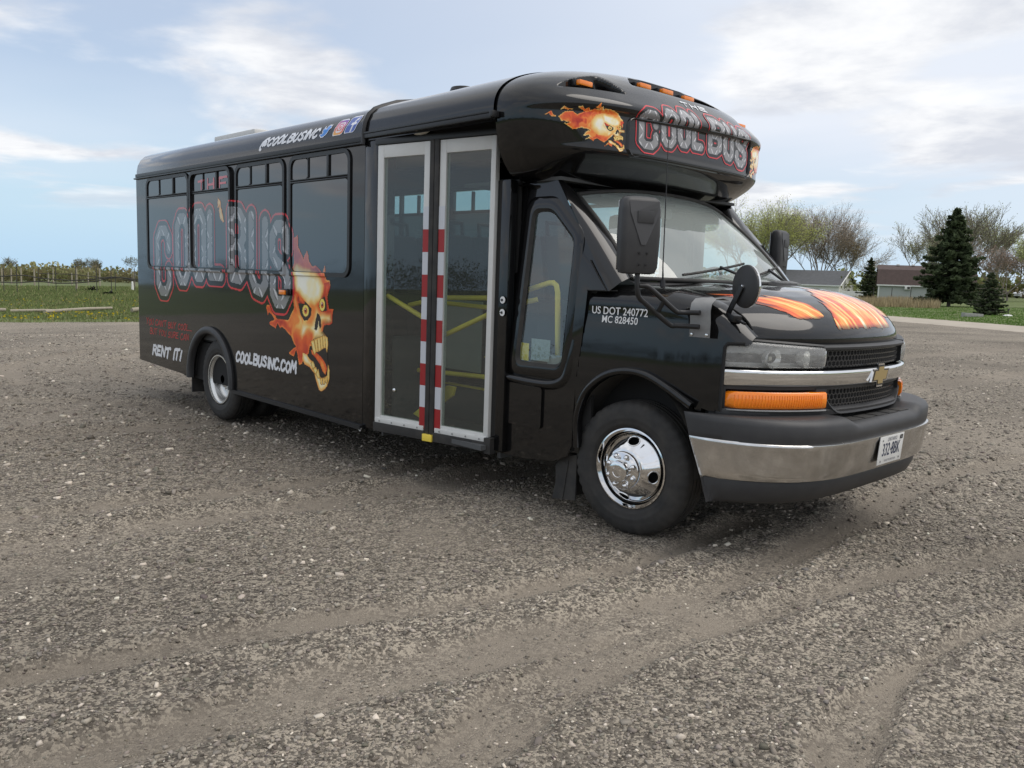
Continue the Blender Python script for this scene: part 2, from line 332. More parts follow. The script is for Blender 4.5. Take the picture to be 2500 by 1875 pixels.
def ground_mat():
    m = bpy.data.materials.new('gravel'); m.use_nodes = True; nt = m.node_tree; N = nt.nodes; L = nt.links; B = N['Principled BSDF']
    B.inputs['Roughness'].default_value = .95; B.inputs['Specular IOR Level'].default_value = .25
    a = N.new('ShaderNodeVertexColor'); a.layer_name = 'Col'
    tc = N.new('ShaderNodeTexCoord')
    def vor(s, rnd=1.0):
        v = N.new('ShaderNodeTexVoronoi'); v.inputs['Scale'].default_value = s; v.inputs['Randomness'].default_value = rnd; L.new(tc.outputs['Object'], v.inputs['Vector']); return v
    v1 = vor(110); v2 = vor(38); nz = N.new('ShaderNodeTexNoise'); nz.inputs['Scale'].default_value = 260; nz.inputs['Detail'].default_value = 5; L.new(tc.outputs['Object'], nz.inputs['Vector'])
    # small chips each with a tone of their own; sandy where the tracks run
    bw = N.new('ShaderNodeRGBToBW'); L.new(v1.outputs['Color'], bw.inputs[0])
    bw2 = N.new('ShaderNodeRGBToBW'); L.new(v2.outputs['Color'], bw2.inputs[0])
    sep = N.new('ShaderNodeSeparateColor'); L.new(a.outputs[0], sep.inputs[0])
    add = N.new('ShaderNodeMath'); add.operation = 'MULTIPLY_ADD'; L.new(bw2.outputs[0], add.inputs[0]); add.inputs[1].default_value = .5; L.new(bw.outputs[0], add.inputs[2])
    rp = N.new('ShaderNodeValToRGB'); e = rp.color_ramp.elements
    e[0].position = .30; e[0].color = (.075, .064, .052, 1); e[1].position = 1.1/1.2; e[1].color = (.40, .35, .28, 1)
    k = rp.color_ramp.elements.new(.62); k.color = (.155, .136, .112, 1); k = rp.color_ramp.elements.new(.80); k.color = (.200, .175, .143, 1)
    L.new(add.outputs[0], rp.inputs[0])
    sand = N.new('ShaderNodeMix'); sand.data_type = 'RGBA'; L.new(nz.outputs[0], sand.inputs[0]); sand.inputs[6].default_value = (.205, .176, .142, 1); sand.inputs[7].default_value = (.325, .282, .228, 1)
    mx = N.new('ShaderNodeMix'); mx.data_type = 'RGBA'; L.new(sep.outputs[0], mx.inputs[0]); L.new(rp.outputs[0], mx.inputs[6]); L.new(sand.outputs[2], mx.inputs[7])
    big = N.new('ShaderNodeTexNoise'); big.inputs['Scale'].default_value = .35; big.inputs['Detail'].default_value = 5; L.new(tc.outputs['Object'], big.inputs['Vector'])
    br = N.new('ShaderNodeMapRange'); br.inputs[1].default_value = .3; br.inputs[2].default_value = .7; br.inputs[3].default_value = .70; br.inputs[4].default_value = 1.22; L.new(big.outputs[0], br.inputs[0])
    sc = N.new('ShaderNodeVectorMath'); sc.operation = 'SCALE'; L.new(mx.outputs[2], sc.inputs[0]); L.new(br.outputs[0], sc.inputs[3]); L.new(sc.outputs[0], B.inputs['Base Color'])
    h = N.new('ShaderNodeMath'); h.operation = 'MULTIPLY_ADD'; L.new(v1.outputs['Distance'], h.inputs[0]); h.inputs[1].default_value = -1.0; L.new(nz.outputs[0], h.inputs[2])
    b = N.new('ShaderNodeBump'); b.inputs['Strength'].default_value = .8; b.inputs['Distance'].default_value = .008; L.new(h.outputs[0], b.inputs['Height']); L.new(b.outputs[0], B.inputs['Normal'])
    return m
M['gravel'] = ground_mat()
def build_ground():
    x, y = fan(.5, 70, 1.0084, .25, 4.0)
    dz, fine = lot(x, y); z = terrain(x, y)+dz
    V = np.stack([x, y, z], -1).reshape(-1, 3); c = np.repeat(fine.reshape(-1, 1), 3, 1)
    nr = x.shape[1]; F = grid_faces(x.shape[0], nr)
    # close the hole under the viewer
    V = np.vstack([V, [[CX, CY, 0]]]); c = np.vstack([c, [[.3]*3]])
    o = mesh('ground', V, F, M['gravel'], smooth=180, col=c); tag(o, kind='structure')
    k = len(V)-1; tri = [(k, (i+1)*nr, i*nr) for i in range(x.shape[0]-1)]
    bm = bmesh.new(); bm.from_mesh(o.data); bm.verts.ensure_lookup_table()
    for t in tri:
        try: bm.faces.new([bm.verts[i] for i in t]).smooth = True
        except ValueError: pass
    bmesh.ops.recalc_face_normals(bm, faces=bm.faces); bm.to_mesh(o.data); bm.free()
    if o.data.polygons[0].normal.z < 0: o.data.flip_normals()
    return o
build_ground()
# loose stones lying on the lot: real chips, too many to count
CUBE = np.array([(-1, -1, -1), (1, -1, -1), (1, 1, -1), (-1, 1, -1), (-1, -1, 1), (1, -1, 1), (1, 1, 1), (-1, 1, 1)], float)
CF = np.array([(0, 3, 2, 1), (4, 5, 6, 7), (0, 1, 5, 4), (1, 2, 6, 5), (2, 3, 7, 6), (3, 0, 4, 7)])
def build_stones(n=94000):
    a = np.radians(RNG.uniform(math.degrees(YAW)-41, math.degrees(YAW)+41, n)); r = np.exp(RNG.uniform(math.log(1.9), math.log(26), n))
    x = CX+r*np.cos(a); y = CY+r*np.sin(a); dz, fine = lot(x, y)
    keep = RNG.random(n) > .10+.52*fine
    x, y, r, dz, fine = x[keep], y[keep], r[keep], dz[keep], fine[keep]; n = len(x)
    s = np.clip(RNG.lognormal(-5.58, .43, n), .0022, .0125)*np.clip(r/3.6, .9, 2.2)*(1-.40*fine)
    tone = np.clip(RNG.lognormal(-1.60, .30, n), .07, .45); pale = RNG.random(n) < .04; tone[pale] = RNG.uniform(.45, .70, pale.sum()); s = np.minimum(s*np.where(pale, 1.1, 1.0), .019)
    J = RNG.uniform(-.5, .5, (n, 8, 3)); tap = RNG.uniform(.45, 1.0, (n, 1, 2))
    C = CUBE[None]*np.ones((n, 1, 1)); C[:, 4:, :2] *= tap; C = C+J*.62
    C *= np.stack([s*RNG.uniform(.85, 1.6, n), s*RNG.uniform(.65, 1.1, n), s*RNG.uniform(.32, .62, n)], -1)[:, None]
    th = RNG.uniform(0, 2*pi, n); tl = RNG.normal(0, .35, n)
    c, s_ = np.cos(tl)[:, None], np.sin(tl)[:, None]; X, Y, Z = C[..., 0], C[..., 1], C[..., 2]; X, Z = X*c-Z*s_, X*s_+Z*c
    c, s_ = np.cos(th)[:, None], np.sin(th)[:, None]; X, Y = X*c-Y*s_, X*s_+Y*c
    V = np.stack([X+x[:, None], Y+y[:, None], Z+(terrain(x, y)+dz+s*.22)[:, None]], -1).reshape(-1, 3)
    F = (CF[None]+8*np.arange(n)[:, None, None]).reshape(-1, 4)
    col = np.stack([tone*1.08, tone*.955, tone*.80], -1)+RNG.normal(0, .004, (n, 3))
    m = mat('stone_chips', (1, 1, 1), .9, attr=True, spec=.25)
    o = mesh('loose_gravel', V, F, m, smooth=None, col=np.repeat(np.clip(col, .02, .7), 8, 0)); tag(o, 'loose crushed stone chips strewn over the lot', 'gravel', kind='stuff')
build_stones()
# ------------------------------------------------------------------ grass, field, road
def half(x, y, a, b):
    """signed distance to the line a-b, positive on its left"""
    dx, dy = b[0]-a[0], b[1]-a[1]; L = math.hypot(dx, dy); return (dx*(y-a[1])-dy*(x-a[0]))/L
EDGE_L = ((-26.07, 1.90), (-24.32, 5.25)); ROAD_NEAR = ((-11.57, 31.99), (-5.6, 27.05)); ROAD_FAR = ((-13.82, 37.65), (-7.0, 32.2))
def grass_sd(x, y):
    l = np.minimum(half(x, y, *EDGE_L), 20-y)-.25*fbm(x*.8, y*.8, 3, 20); r_ = half(x, y, *ROAD_FAR)-.3*fbm(x*.7, y*.7, 3, 21)
    b = np.hypot(x-CX, y-CY)-62
    return np.maximum(np.maximum(l, r_), b)
def grass_z(x, y): 
    sd = grass_sd(x, y); return terrain(x, y)+.10*sstep(-.5, .9, sd)-.055+.03*fbm(x*.6, y*.6, 3, 22)*sstep(0, 3, sd)
def build_grass():
    x, y = fan(15, 2600, 1.024, .5, 3); z = grass_z(x, y); sd = grass_sd(x, y)
    V = np.stack([x, y, z], -1).reshape(-1, 3); keep = (sd[:-1, :-1] > -1.5)
    F = grid_faces(*x.shape, keep=keep)[:, ::-1]
    g = fbm(x*.35, y*.35, 4, 23).reshape(-1, 1); h = fbm(x*1.6, y*1.6, 3, 24).reshape(-1, 1); dist = np.hypot(x-CX, y-CY).reshape(-1, 1)
    c = np.array([[.118, .148, .055]])*(1+.35*g+.25*h)+np.array([[.05, .035, .01]])*np.clip(-h-.1, 0, 1)
    far = sstep(90, 220, dist); c = c*(1-far)+np.array([[.125, .145, .065]])*far*(1+.3*g)
    m = mat('grass', (1, 1, 1), .9, attr=True, spec=.2, bump=(14, .8, .06))
    o = mesh('grass_field', V, F, m, smooth=180, col=np.clip(c, .01, .5)); tag(o, kind='structure')
    if o.data.polygons[0].normal.z < 0: o.data.flip_normals()
build_grass()
def build_road():
    A = np.array(ROAD_NEAR, float); B = np.array(ROAD_FAR, float); t = np.linspace(-3, 4, 71); w = np.linspace(-.06, 1.06, 9)
    P = []
    for tt in t:
        a = A[0]+(A[1]-A[0])*tt; b = B[0]+(B[1]-B[0])*tt
        for ww in w:
            q = a+(b-a)*ww; q = q+.12*np.array([fbm(np.array([tt*4.]), np.array([ww*3.]), 2, 30)[0]]*2)
            P.append((q[0], q[1], float(terrain(q[0], q[1]))+.035*(1-(2*ww-1)**4)+.012))
    m = mat('dirt_road', (.43, .385, .32), .95, noise=(1.6, .8, (.34, .30, .25)), bump=(25, .4, .02), spec=.2)
    o = mesh('road', P, grid_faces(71, 9)[:, ::-1], m, smooth=180); tag(o, kind='structure')
    if o.data.polygons[0].normal.z < 0: o.data.flip_normals()
build_road()
def blades(name, x, y, h, w, lean, col, label, cat):
    """tufts of single blades (one triangle each)"""
    n = len(x); z = grass_z(x, y)-.02; th = RNG.uniform(0, 2*pi, n); ph = RNG.uniform(0, 2*pi, n); l = lean*h*RNG.random(n)
    dx, dy = np.cos(th)*w, np.sin(th)*w
    V = np.stack([np.stack([x-dx, y-dy, z], -1), np.stack([x+dx, y+dy, z], -1), np.stack([x+l*np.cos(ph), y+l*np.sin(ph), z+h], -1)], 1).reshape(-1, 3)
    o = mesh(name, V, np.arange(3*n).reshape(-1, 3), mat(name+'_leaf', (1, 1, 1), .8, attr=True, spec=.2), smooth=None, col=np.repeat(np.clip(col, .01, .8), 3, 0))
    return tag(o, label, cat, kind='stuff')
def in_fan(n, a0, a1, r0, r1):
    a = np.radians(math.degrees(YAW)+RNG.uniform(a0, a1, n)); r = r0*np.exp(RNG.random(n)*math.log(r1/r0)); return CX+r*np.cos(a), CY+r*np.sin(a)
x, y = in_fan(90000, 17, 36, 22, 130); k = grass_sd(x, y) > -.15+.3*RNG.random(len(x)); x, y = x[k], y[k]; n = len(x)
g = fbm(x*.9, y*.9, 3, 26)
c = np.array([[.135, .168, .060]])*(1+.4*g[:, None]+RNG.normal(0, .22, (n, 1))); dry = RNG.random(n) < .10; c[dry] = (.30, .26, .14); sc_ = np.clip(np.hypot(x-CX, y-CY)/35, .8, 3)
blades('meadow_grass', x, y, RNG.uniform(.05, .14, n)*(1+.5*g)*sc_**.6, RNG.uniform(.012, .026, n)*sc_, .6, c, 'rough green meadow grass beyond the gravel, by the logs', 'grass')
x, y = in_fan(40000, -34, -19, 30, 75); k = half(x, y, *ROAD_FAR) > -.2+.3*RNG.random(len(x)); x, y = x[k], y[k]; n = len(x)
c = np.array([[.105, .20, .032]])*(1+RNG.normal(0, .2, (n, 1)))
blades('lawn_grass', x, y, RNG.uniform(.03, .09, n), RNG.uniform(.015, .03, n), .5, c, 'short bright green lawn beyond the dirt road', 'grass')
# ------------------------------------------------------------------ the bus: front axle at x = 0, nose towards +x, kerb side at y < 0
bus = empty('shuttle_bus'); tag(bus, 'black shuttle bus with flame graphics and silver lettering parked on gravel', 'bus')
HW = 1.22; XR = -6.38; XE = -2.19; AXR = -4.545                       # half width, rear end, door edge, rear axle
def part(mb, name, m, parent=bus, smooth=30): return mb.build(name, M[m] if isinstance(m, str) else m, parent, smooth)
# ---- windows of the kerb side: x ranges; shared heights
WIN = [(-6.10, -5.075), (-5.035, -4.195), (-4.13, -3.285), (-3.215, -2.36)]; WZ0, WZ1, WTR = 1.345, 2.250, 2.042
def arch_pts(cx, cz, r, rz, a0, a1, n): return [(cx+r*math.cos(a), cz+rz*math.sin(a)) for a in np.linspace(a0, a1, n)]
ARC = (-4.655, .36)
def side_outline(xf):
    arch = arch_pts(ARC[0], ARC[1], .43, .445, pi+.05, -.05, 21)
    return [(XR, .385), (XR, 2.27), (xf, 2.27), (xf, .297)]+[(ARC[0]+.44, .312)]+arch[::-1]+[(ARC[0]-.44, .34)]
mb = MB(); mb.prism(side_outline(XE), -HW, -HW+.04); part(mb, 'side_panel', 'paint', smooth=20)
# driver's side: a wall with real window openings so that daylight falls into the saloon
LW = [(-6.10, -5.075), (-5.035, -4.195), (-4.13, -3.285), (-3.215, -2.36), (-2.29, -1.45)]
mb = MB(); mb.prism([(XR, .385), (XR, 1.345), (-1.05, 1.345), (-1.05, .297), (ARC[0]+.44, .312)]+arch_pts(ARC[0], ARC[1], .43, .445, pi+.05, -.05, 21)[::-1]+[(ARC[0]-.44, .34)], HW-.04, HW)
mb.box(((XR-1.05)/2, HW-.02, 2.26), (-1.05-XR, .04, .02))
ed = [XR]+[v for w in LW for v in w]+[-1.05]
for i in range(0, len(ed), 2): mb.box(((ed[i]+ed[i+1])/2, HW-.02, 1.80), (ed[i+1]-ed[i], .04, .90))
part(mb, 'side_panel', 'paint', smooth=20)
M['far_film'] = glass('filmed_glass', (.16, .19, .19)); M['far_clear'] = glass('transom_glass', (.62, .72, .74))
for a, b in LW:
    w = MB(); w.box(((a+b)/2, HW-.02, 2.035), (b-a, .03, .03)); w.box((a+.35*(b-a), HW-.02, 2.145), (.025, .03, .19)); w.box((a+.70*(b-a), HW-.02, 2.145), (.03, .03, .19))
    wo = part(w, 'window', 'trim'); w = MB(); w.box(((a+b)/2, HW-.02, 1.358), (b-a, .03, .022)); part(w, 'sill', 'trim', wo)
    p = MB(); p.box(((a+b)/2, HW-.015, 1.694), (b-a, .006, .652)); part(p, 'pane', 'far_clear' if a > -2.5 else 'far_film', wo); p = MB(); p.box(((a+b)/2, HW-.015, 2.15), (b-a, .006, .20)); part(p, 'transom_pane', 'far_clear', wo)
# rear wall, floor, bumper
mb = MB(); mb.box((XR-.012, 0, 1.33), (.03, 2*HW-.01, 1.89), bev=.008); part(mb, 'rear_panel', 'paint')
mb = MB(); mb.box((XR-.10, 0, .47), (.16, 2.2, .14), bev=.03); mb.box((XR-.06, -.75, .62), (.08, .1, .12)); mb.box((XR-.06, .75, .62), (.08, .1, .12)); part(mb, 'rear_bumper', 'plastic')
for s in (-1, 1):
    mb = MB(); mb.box((XR-.04, s*1.10, .78), (.04, .14, .20), bev=.01); part(mb, 'tail_light', mat('tail_lens', (.30, .012, .01), .2, coat=1))
mb = MB(); mb.box((-4.21, 0, .74), (4.30, 2.34, .06)); mb.box((-1.56, .49, .742), (1.02, 1.40, .06)); mb.box((-.7, .25, .80), (.72, 1.5, .06)); part(mb, 'floor', 'interior')
mb = MB()
for s in (-1, 1): mb.box((-2.8, s*.42, .56), (7.0, .09, .20))
mb.box((-3.2, .5, .52), (.9, .5, .26), bev=.04); mb.tube([(AXR, -.75, .372), (AXR, .75, .372)], .07); mb.lathe([(.0, -.16), (.12, -.14), (.17, -.05), (.17, .05), (.12, .14), (0, .16)], 20, Matrix.Translation((AXR, 0, .372)) @ Matrix.Rotation(pi/2, 4, 'Y')); mb.tube([(0, -.8, .34), (0, .8, .34)], .05)
mb.tube([(-2.4, -.55, .42), (-5.6, -.62, .42)], .045); part(mb, 'chassis_frame', 'dark')
# roof of the rear saloon with gutter rail
RP = [(1.22, 2.272), (1.220, 2.34), (1.208, 2.40), (1.180, 2.455), (1.135, 2.498), (1.07, 2.528), (.95, 2.562), (.78, 2.596), (.56, 2.626), (.30, 2.645), (0, 2.652)]
def roof_y2z(z): return float(np.interp(z, [p[1] for p in RP], [p[0] for p in RP]))
prof = [(-y, z) for y, z in RP]+[(y, z) for y, z in RP[:-1][::-1]]
V = []; xs = [XR-.02, XR-.012, XR+.02, -5.2, -4.0, -3.0, XE-.01]
for i, xx in enumerate(xs):
    k = (.965, .99, 1.0)[i] if i < 3 else 1.0
    for y, z in prof: V.append((xx, y*(1-(1-k)*.8), 2.272+(z-2.272)*k if z > 2.272 else z))
roof = mesh('roof', V, [tuple(f) for f in grid_faces(len(xs), len(prof))]+[tuple(range(len(prof)))], M['paint'], bus, 50)
for s in (-1, 1):
    mb = MB(); mb.box(((XR+XE)/2, s*(HW+.010), 2.262), (XE-XR+.02, .030, .014), bev=.004); mb.box(((XR+XE)/2, s*(HW+.004), 2.292), (XE-XR, .012, .034), bev=.003)
    part(mb, 'gutter_rail', 'trim')
mb = MB(); mb.tube([(XE, y*1.012, z+.012 if abs(y) < 1.0 else z) for y, z in [(-1.225, 2.25)]+prof+[(1.225, 2.25)]], .018, 8); part(mb, 'roof_seam', 'trim')
mb = MB(); mb.box((-5.20, -.42, 2.645), (.86, .60, .085), bev=.015); mb.box((-5.20, -.42, 2.692), (.72, .46, .02), bev=.008); part(mb, 'roof_hatch', M['sign_white'])
mb = MB(); mb.box((-4.66, -.48, 2.670), (.20, .12, .07), bev=.02); part(mb, 'roof_vent', 'trim')
mb = MB(); mb.lathe([(0, 0), (.09, 0), (.10, .03), (.09, .055), (0, .06)], 20, Matrix.Translation((-2.02, -.50, 2.672))); part(mb, 'roof_vent', 'trim')
mb = MB(); mb.box((-4.2, 0, 2.50), (4.2, 1.9, .01)); part(mb, 'ceiling_lining', 'int_panel')
# ---- kerb-side windows: proud frame, rubber line, filmed panes
def rrect(x0, x1, z0, z1, r, n=6):
    out = []
    for cx, cz, a in ((x1-r, z1-r, 0), (x0+r, z1-r, pi/2), (x0+r, z0+r, pi), (x1-r, z0+r, 1.5*pi)):
        out += [(cx+r*math.cos(a+t), cz+r*math.sin(a+t)) for t in np.linspace(0, pi/2, n)]
    return out
def ring(outer, inner, y0, y1, yi=None):
    """a raised band between two loops of equal length, in the x-z plane"""
    n = len(outer); V = [(x, y0, z) for x, z in outer]+[(x, y1, z) for x, z in outer]+[(x, y1, z) for x, z in inner]+[(x, y0 if yi is None else yi, z) for x, z in inner]; F = []
    for a in range(3):
        for i in range(n): j = (i+1) % n; F.append((a*n+i, a*n+j, (a+1)*n+j, (a+1)*n+i))
    return V, F
YF = -HW-.012; YG = -HW-.003
for wi, (a, b) in enumerate(WIN):
    mb = MB(); exit_w = wi == 1
    e = .012 if exit_w else 0
    mb.add(*ring(rrect(a, b, WZ0, WZ1, .085), rrect(a+.030, b-.030, WZ0+.030, WZ1-.030, .065), -HW+.004, YF-e, -HW+.004))
    fr = part(mb, 'window', 'trim', smooth=40)
    ia, ib = a+.031, b-.031
    mb = MB(); mb.add([(x, YG, z) for x, z in rrect(ia, ib, WZ0+.031, WTR, .045)], [tuple(range(24))]); part(mb, 'pane', 'film', fr, None)
    zz = WZ1-.031; w = ib-ia
    for k, (p, q) in enumerate(((ia, ia+.31*w), (ia+.325*w, ia+.655*w), (ia+.69*w, ib))):
        mb = MB(); mb.add([(x, YG+.001+(.010 if k == 2 else 0)*0, z) for x, z in rrect(p, q, WTR+.028, zz, .05 if k == 0 else .012)], [tuple(range(24))]); part(mb, 'transom_pane', 'film', fr, None)
    mb = MB(); mb.box(((ia+ib)/2, YG-.004, WTR+.008), (w, .012, .010), bev=.002); mb.box(((ia+ib)/2, YG-.004, WTR+.024), (w, .012, .008), bev=.002)
    mb.box((ia+.318*w, YG-.002, (WTR+zz)/2+.02), (.012, .010, zz-WTR-.03)); mb.box((ia+.672*w, YG-.004, (WTR+zz)/2+.014), (.030, .014, zz-WTR-.02), bev=.003); part(mb, 'sash', 'trim', fr)
    mb = MB(); mb.add([(x, YG+.0025, z) for x, z in rrect(ia-.004, ib+.004, WZ0+.028, WZ1-.028, .06)], [tuple(range(24))]); part(mb, 'rubber_seal', M['dark'], fr, None)
# ---- rear wheel arch flare, skirt rails, lamps
def flare(name, pts, y, wid, out, m='plastic'):
    """an arched lip: pts along the outer edge, wid inwards, out = how far it stands off the side"""
    P = np.array(pts); T = np.gradient(P, axis=0); T /= np.linalg.norm(T, axis=1)[:, None]; Nn = np.stack([T[:, 1], -T[:, 0]], -1)
    prof = [(0, 0), (-.004, .55), (.10*wid, .9), (.45*wid, 1.0), (.85*wid, .92), (wid, .65), (wid, -.5)]; V = []
    for i in range(len(P)):
        for d, o in prof: q = P[i]+Nn[i]*d; V.append((q[0], y-out*o, q[1]))
    F = [tuple(f) for f in grid_faces(len(P), len(prof))]
    return part(MB().add(V, F), name, m, smooth=50)
flare('wheel_arch', [(ARC[0]-.472, .335)]+arch_pts(ARC[0], .37, .472, .474, pi, 0, 33)+[(ARC[0]+.467, .315)], -HW, .062, .036)
mb = MB(); mb.box(((ARC[0]+.47+XE)/2, -HW+.004, .300), (XE-ARC[0]-.47, .05, .030), Matrix.Rotation(.0085, 3, 'Y')); part(mb, 'skirt_rail', 'trim')
mb = MB(); mb.prism([(-2.26, .292), (-2.185, .287), (-2.20, .262)], -HW-.012, -HW-.006); part(mb, 'bent_trim_tab', 'alu')
# inner wheel wells
for s in (-1, 1):
    mb = MB(); pts = arch_pts(ARC[0], ARC[1], .435, .45, pi, 0, 17)
    V = [(x, s*(HW-.04), z) for x, z in pts]+[(x, s*.55, z) for x, z in pts]; n = len(pts)
    mb.add(V, [(i, i+1, n+i+1, n+i) for i in range(n-1)]); part(mb, 'wheel_well', 'dark')
mb = MB(); mb.box((-4.66, 0, .70), (.95, 2.3, .02)); mb.box((-3.8, -1.15, .5), (3.2, .02, .36)); mb.box((-5.75, -1.15, .55), (1.2, .02, .36)); part(mb, 'underbody_panel', 'dark')
mb = MB(); mb.box((-3.255, -HW-.020, 1.212), (.115, .028, .052), bev=.008); mk = part(mb, 'marker_lamp', 'trim'); mb = MB(); mb.box((-3.262, -HW-.036, 1.210), (.090, .022, .036), bev=.006); part(mb, 'lens', 'amber', mk)

# ------------------------------------------------------------------ wheels
def tyre(R, w, name, parent, loc):
    """tread ribs and notched shoulders as geometry; axis along local y, outer face at -y"""
    n = 120; rim = .222; h = w/2
    prof = [(rim-.004, -h*.70), (rim+.012, -h*.86), (rim+.022, -h*.93), (rim+.027, -h*.955), (rim+.034, -h*.955), (R-.098, -h*1.0), (R-.090, -h*1.015), (R-.082, -h*1.0), (R-.060, -h*.985), (R-.045, -h*.97), (R-.018, -h*.86), (R-.004, -h*.74)]
    gro = []
    for c in (-.45, -.12, .20, .52): gro += [(R, h*(c-.06)), (R-.009, h*(c-.05)), (R-.009, h*(c+.03)), (R, h*(c+.04))]
    prof += gro+[(R-.004, h*.74), (R-.018, h*.86), (R-.045, h*.97), (R-.09, h), (rim+.012, h*.86), (rim-.004, h*.70)]
    m = len(prof); V = []
    for k in range(n):
        a = 2*pi*k/n
        for j, (r, y) in enumerate(prof):
            if j in (9, 10, 11, m-5, m-6, m-7) and k % 3 == 0: r -= .008        # lugs of the shoulder
            V.append((r*math.cos(a), y, r*math.sin(a)))
    F = [(k*m+j, ((k+1) % n)*m+j, ((k+1) % n)*m+j+1, k*m+j+1) for k in range(n) for j in range(m-1)]
    o = part(MB().add(V, F), name, 'rubber', parent, 35); o.location = loc; return o
AX = Matrix.Rotation(pi/2, 4, 'X')                                          # lathe axis z -> -y
def front_wheel(y, s, steer):
    t = empty('wheel', (0, y, .372)); t.parent = bus; t.rotation_euler = (0, 0, steer+(pi if s > 0 else 0))
    tyre(.372, .225, 'tyre', t, (0, .085, 0))
    # polished simulator: lip, dished ring, dome with four hand holes
    n = 144; prof = [(.190, -.06), (.205, -.004), (.2155, .010), (.2235, .008), (.2245, 0), (.219, -.002), (.208, -.012), (.203, -.030), (.196, -.034), (.192, -.020), (.184, -.010), (.17, .002), (.158, .014), (.146, .026), (.134, .038), (.122, .049), (.112, .056), (.104, .058), (.1035, .080), (.099, .084), (.0, .086)]
    prof = prof[1:]; m = len(prof); V = []; F = []
    hol = [(.158, a) for a in (math.radians(82), math.radians(172), math.radians(262), math.radians(352))]
    for k in range(n):
        a = 2*pi*k/n
        for r, h in prof: V.append((r*math.cos(a), -h, r*math.sin(a)))
    def inhole(r, a):
        for hr, ha in hol:
            da = (a-ha+pi) % (2*pi)-pi
            if ((r-hr)/.021)**2+(da*hr/.033)**2 < 1: return True
        return False
    # finer dome so that the holes read round
    F = []; rr = np.linspace(.192, .112, 33); base = len(V)
    rs = [p[0] for p in prof]; hs = [p[1] for p in prof]; j0 = rs.index(.192); j1 = rs.index(.112)
    for k in range(n):
        for j in range(m-1):
            if j0 <= j < j1: continue
            F.append((k*m+j, ((k+1) % n)*m+j, ((k+1) % n)*m+j+1, k*m+j+1))
    hz = np.interp(-rr, [-r for r in rs[j0:j1+1]], hs[j0:j1+1]); q = len(rr)
    for k in range(n):
        a = 2*pi*k/n
        for r, h in zip(rr, hz): V.append((r*math.cos(a), -h, r*math.sin(a)))
    for k in range(n):
        for j in range(q-1):
            if inhole((rr[j]+rr[j+1])/2, 2*pi*(k+.5)/n): continue
            F.append((base+k*q+j, base+((k+1) % n)*q+j, base+((k+1) % n)*q+j+1, base+k*q+j+1))
    ri = part(MB().add(V, F), 'rim', 'chrome', t, 50)
    for hr, ha in hol:
        pts = []
        for u in np.linspace(0, 2*pi, 25):
            r = hr+.0215*math.cos(u); a = ha+.034/hr*math.sin(u); pts.append((r*math.cos(a), -float(np.interp(-r, [-x for x in rs[j0:j1+1]], hs[j0:j1+1]))-.001, r*math.sin(a)))
        part(MB().tube(pts, .0034, 6, False), 'hand_hole', 'chrome', t, 60)
    mb = MB(); mb.lathe([(.0, .02), (.20, .02), (.20, .06)], 32, AX @ Matrix.Translation((0, 0, -.075))); part(mb, 'brake_disc', 'dark', t)
    mb = MB(); mb.lathe([(.058, .080), (.060, .112), (.056, .124), (.046, .128), (.030, .129), (.028, .126), (.0, .126)], 40, AX); hb = part(mb, 'hub_cap', 'chrome', t, 40)
    for k in range(8):
        a = 2*pi*(k+.5)/8; Mx = Matrix.Translation((.083*math.cos(a), 0, .083*math.sin(a))) @ AX
        part(MB().lathe([(.0155, .078), (.0150, .098), (.0125, .104), (.008, .108), (0, .110)], 12, Mx), 'wheel_nut', 'chrome', t, 50)
    return t
front_wheel(-.940, -1, math.radians(5)); front_wheel(.940, 1, math.radians(5))
def rear_wheel(s):
    t = empty('wheel', (AXR, s*1.185, .372)); t.parent = bus; t.rotation_euler = (0, 0, pi if s > 0 else 0)
    tyre(.372, .225, 'tyre', t, (0, .095, 0)); tyre(.372, .225, 'inner_tyre', t, (0, .375, 0))
    mb = MB(); mb.lathe([(.214, .010), (.2235, .010), (.2265, 0), (.218, -.004), (.206, -.014), (.200, -.035), (.190, -.065), (.176, -.085), (.155, -.097), (.12, -.103), (.088, -.098), (.082, -.070), (.080, -.042), (.070, -.032), (.045, -.028), (.038, -.025), (0, -.025)], 96, AX)
    part(mb, 'rim', mat('brushed_rim', (.74, .74, .72), .26, metal=.75), t, 40)
    for k in range(8):
        a = 2*pi*(k+.5)/8; part(MB().lathe([(.013, -.103), (.013, -.078), (.008, -.070), (0, -.069)], 10, Matrix.Translation((.108*math.cos(a), 0, .108*math.sin(a))) @ AX), 'wheel_nut', 'chrome', t, 50)
rear_wheel(-1); rear_wheel(1)
mb = MB(); mb.box((AXR-.62, -1.0, .33), (.012, .36, .30)); part(mb, 'mud_flap', 'rubber')
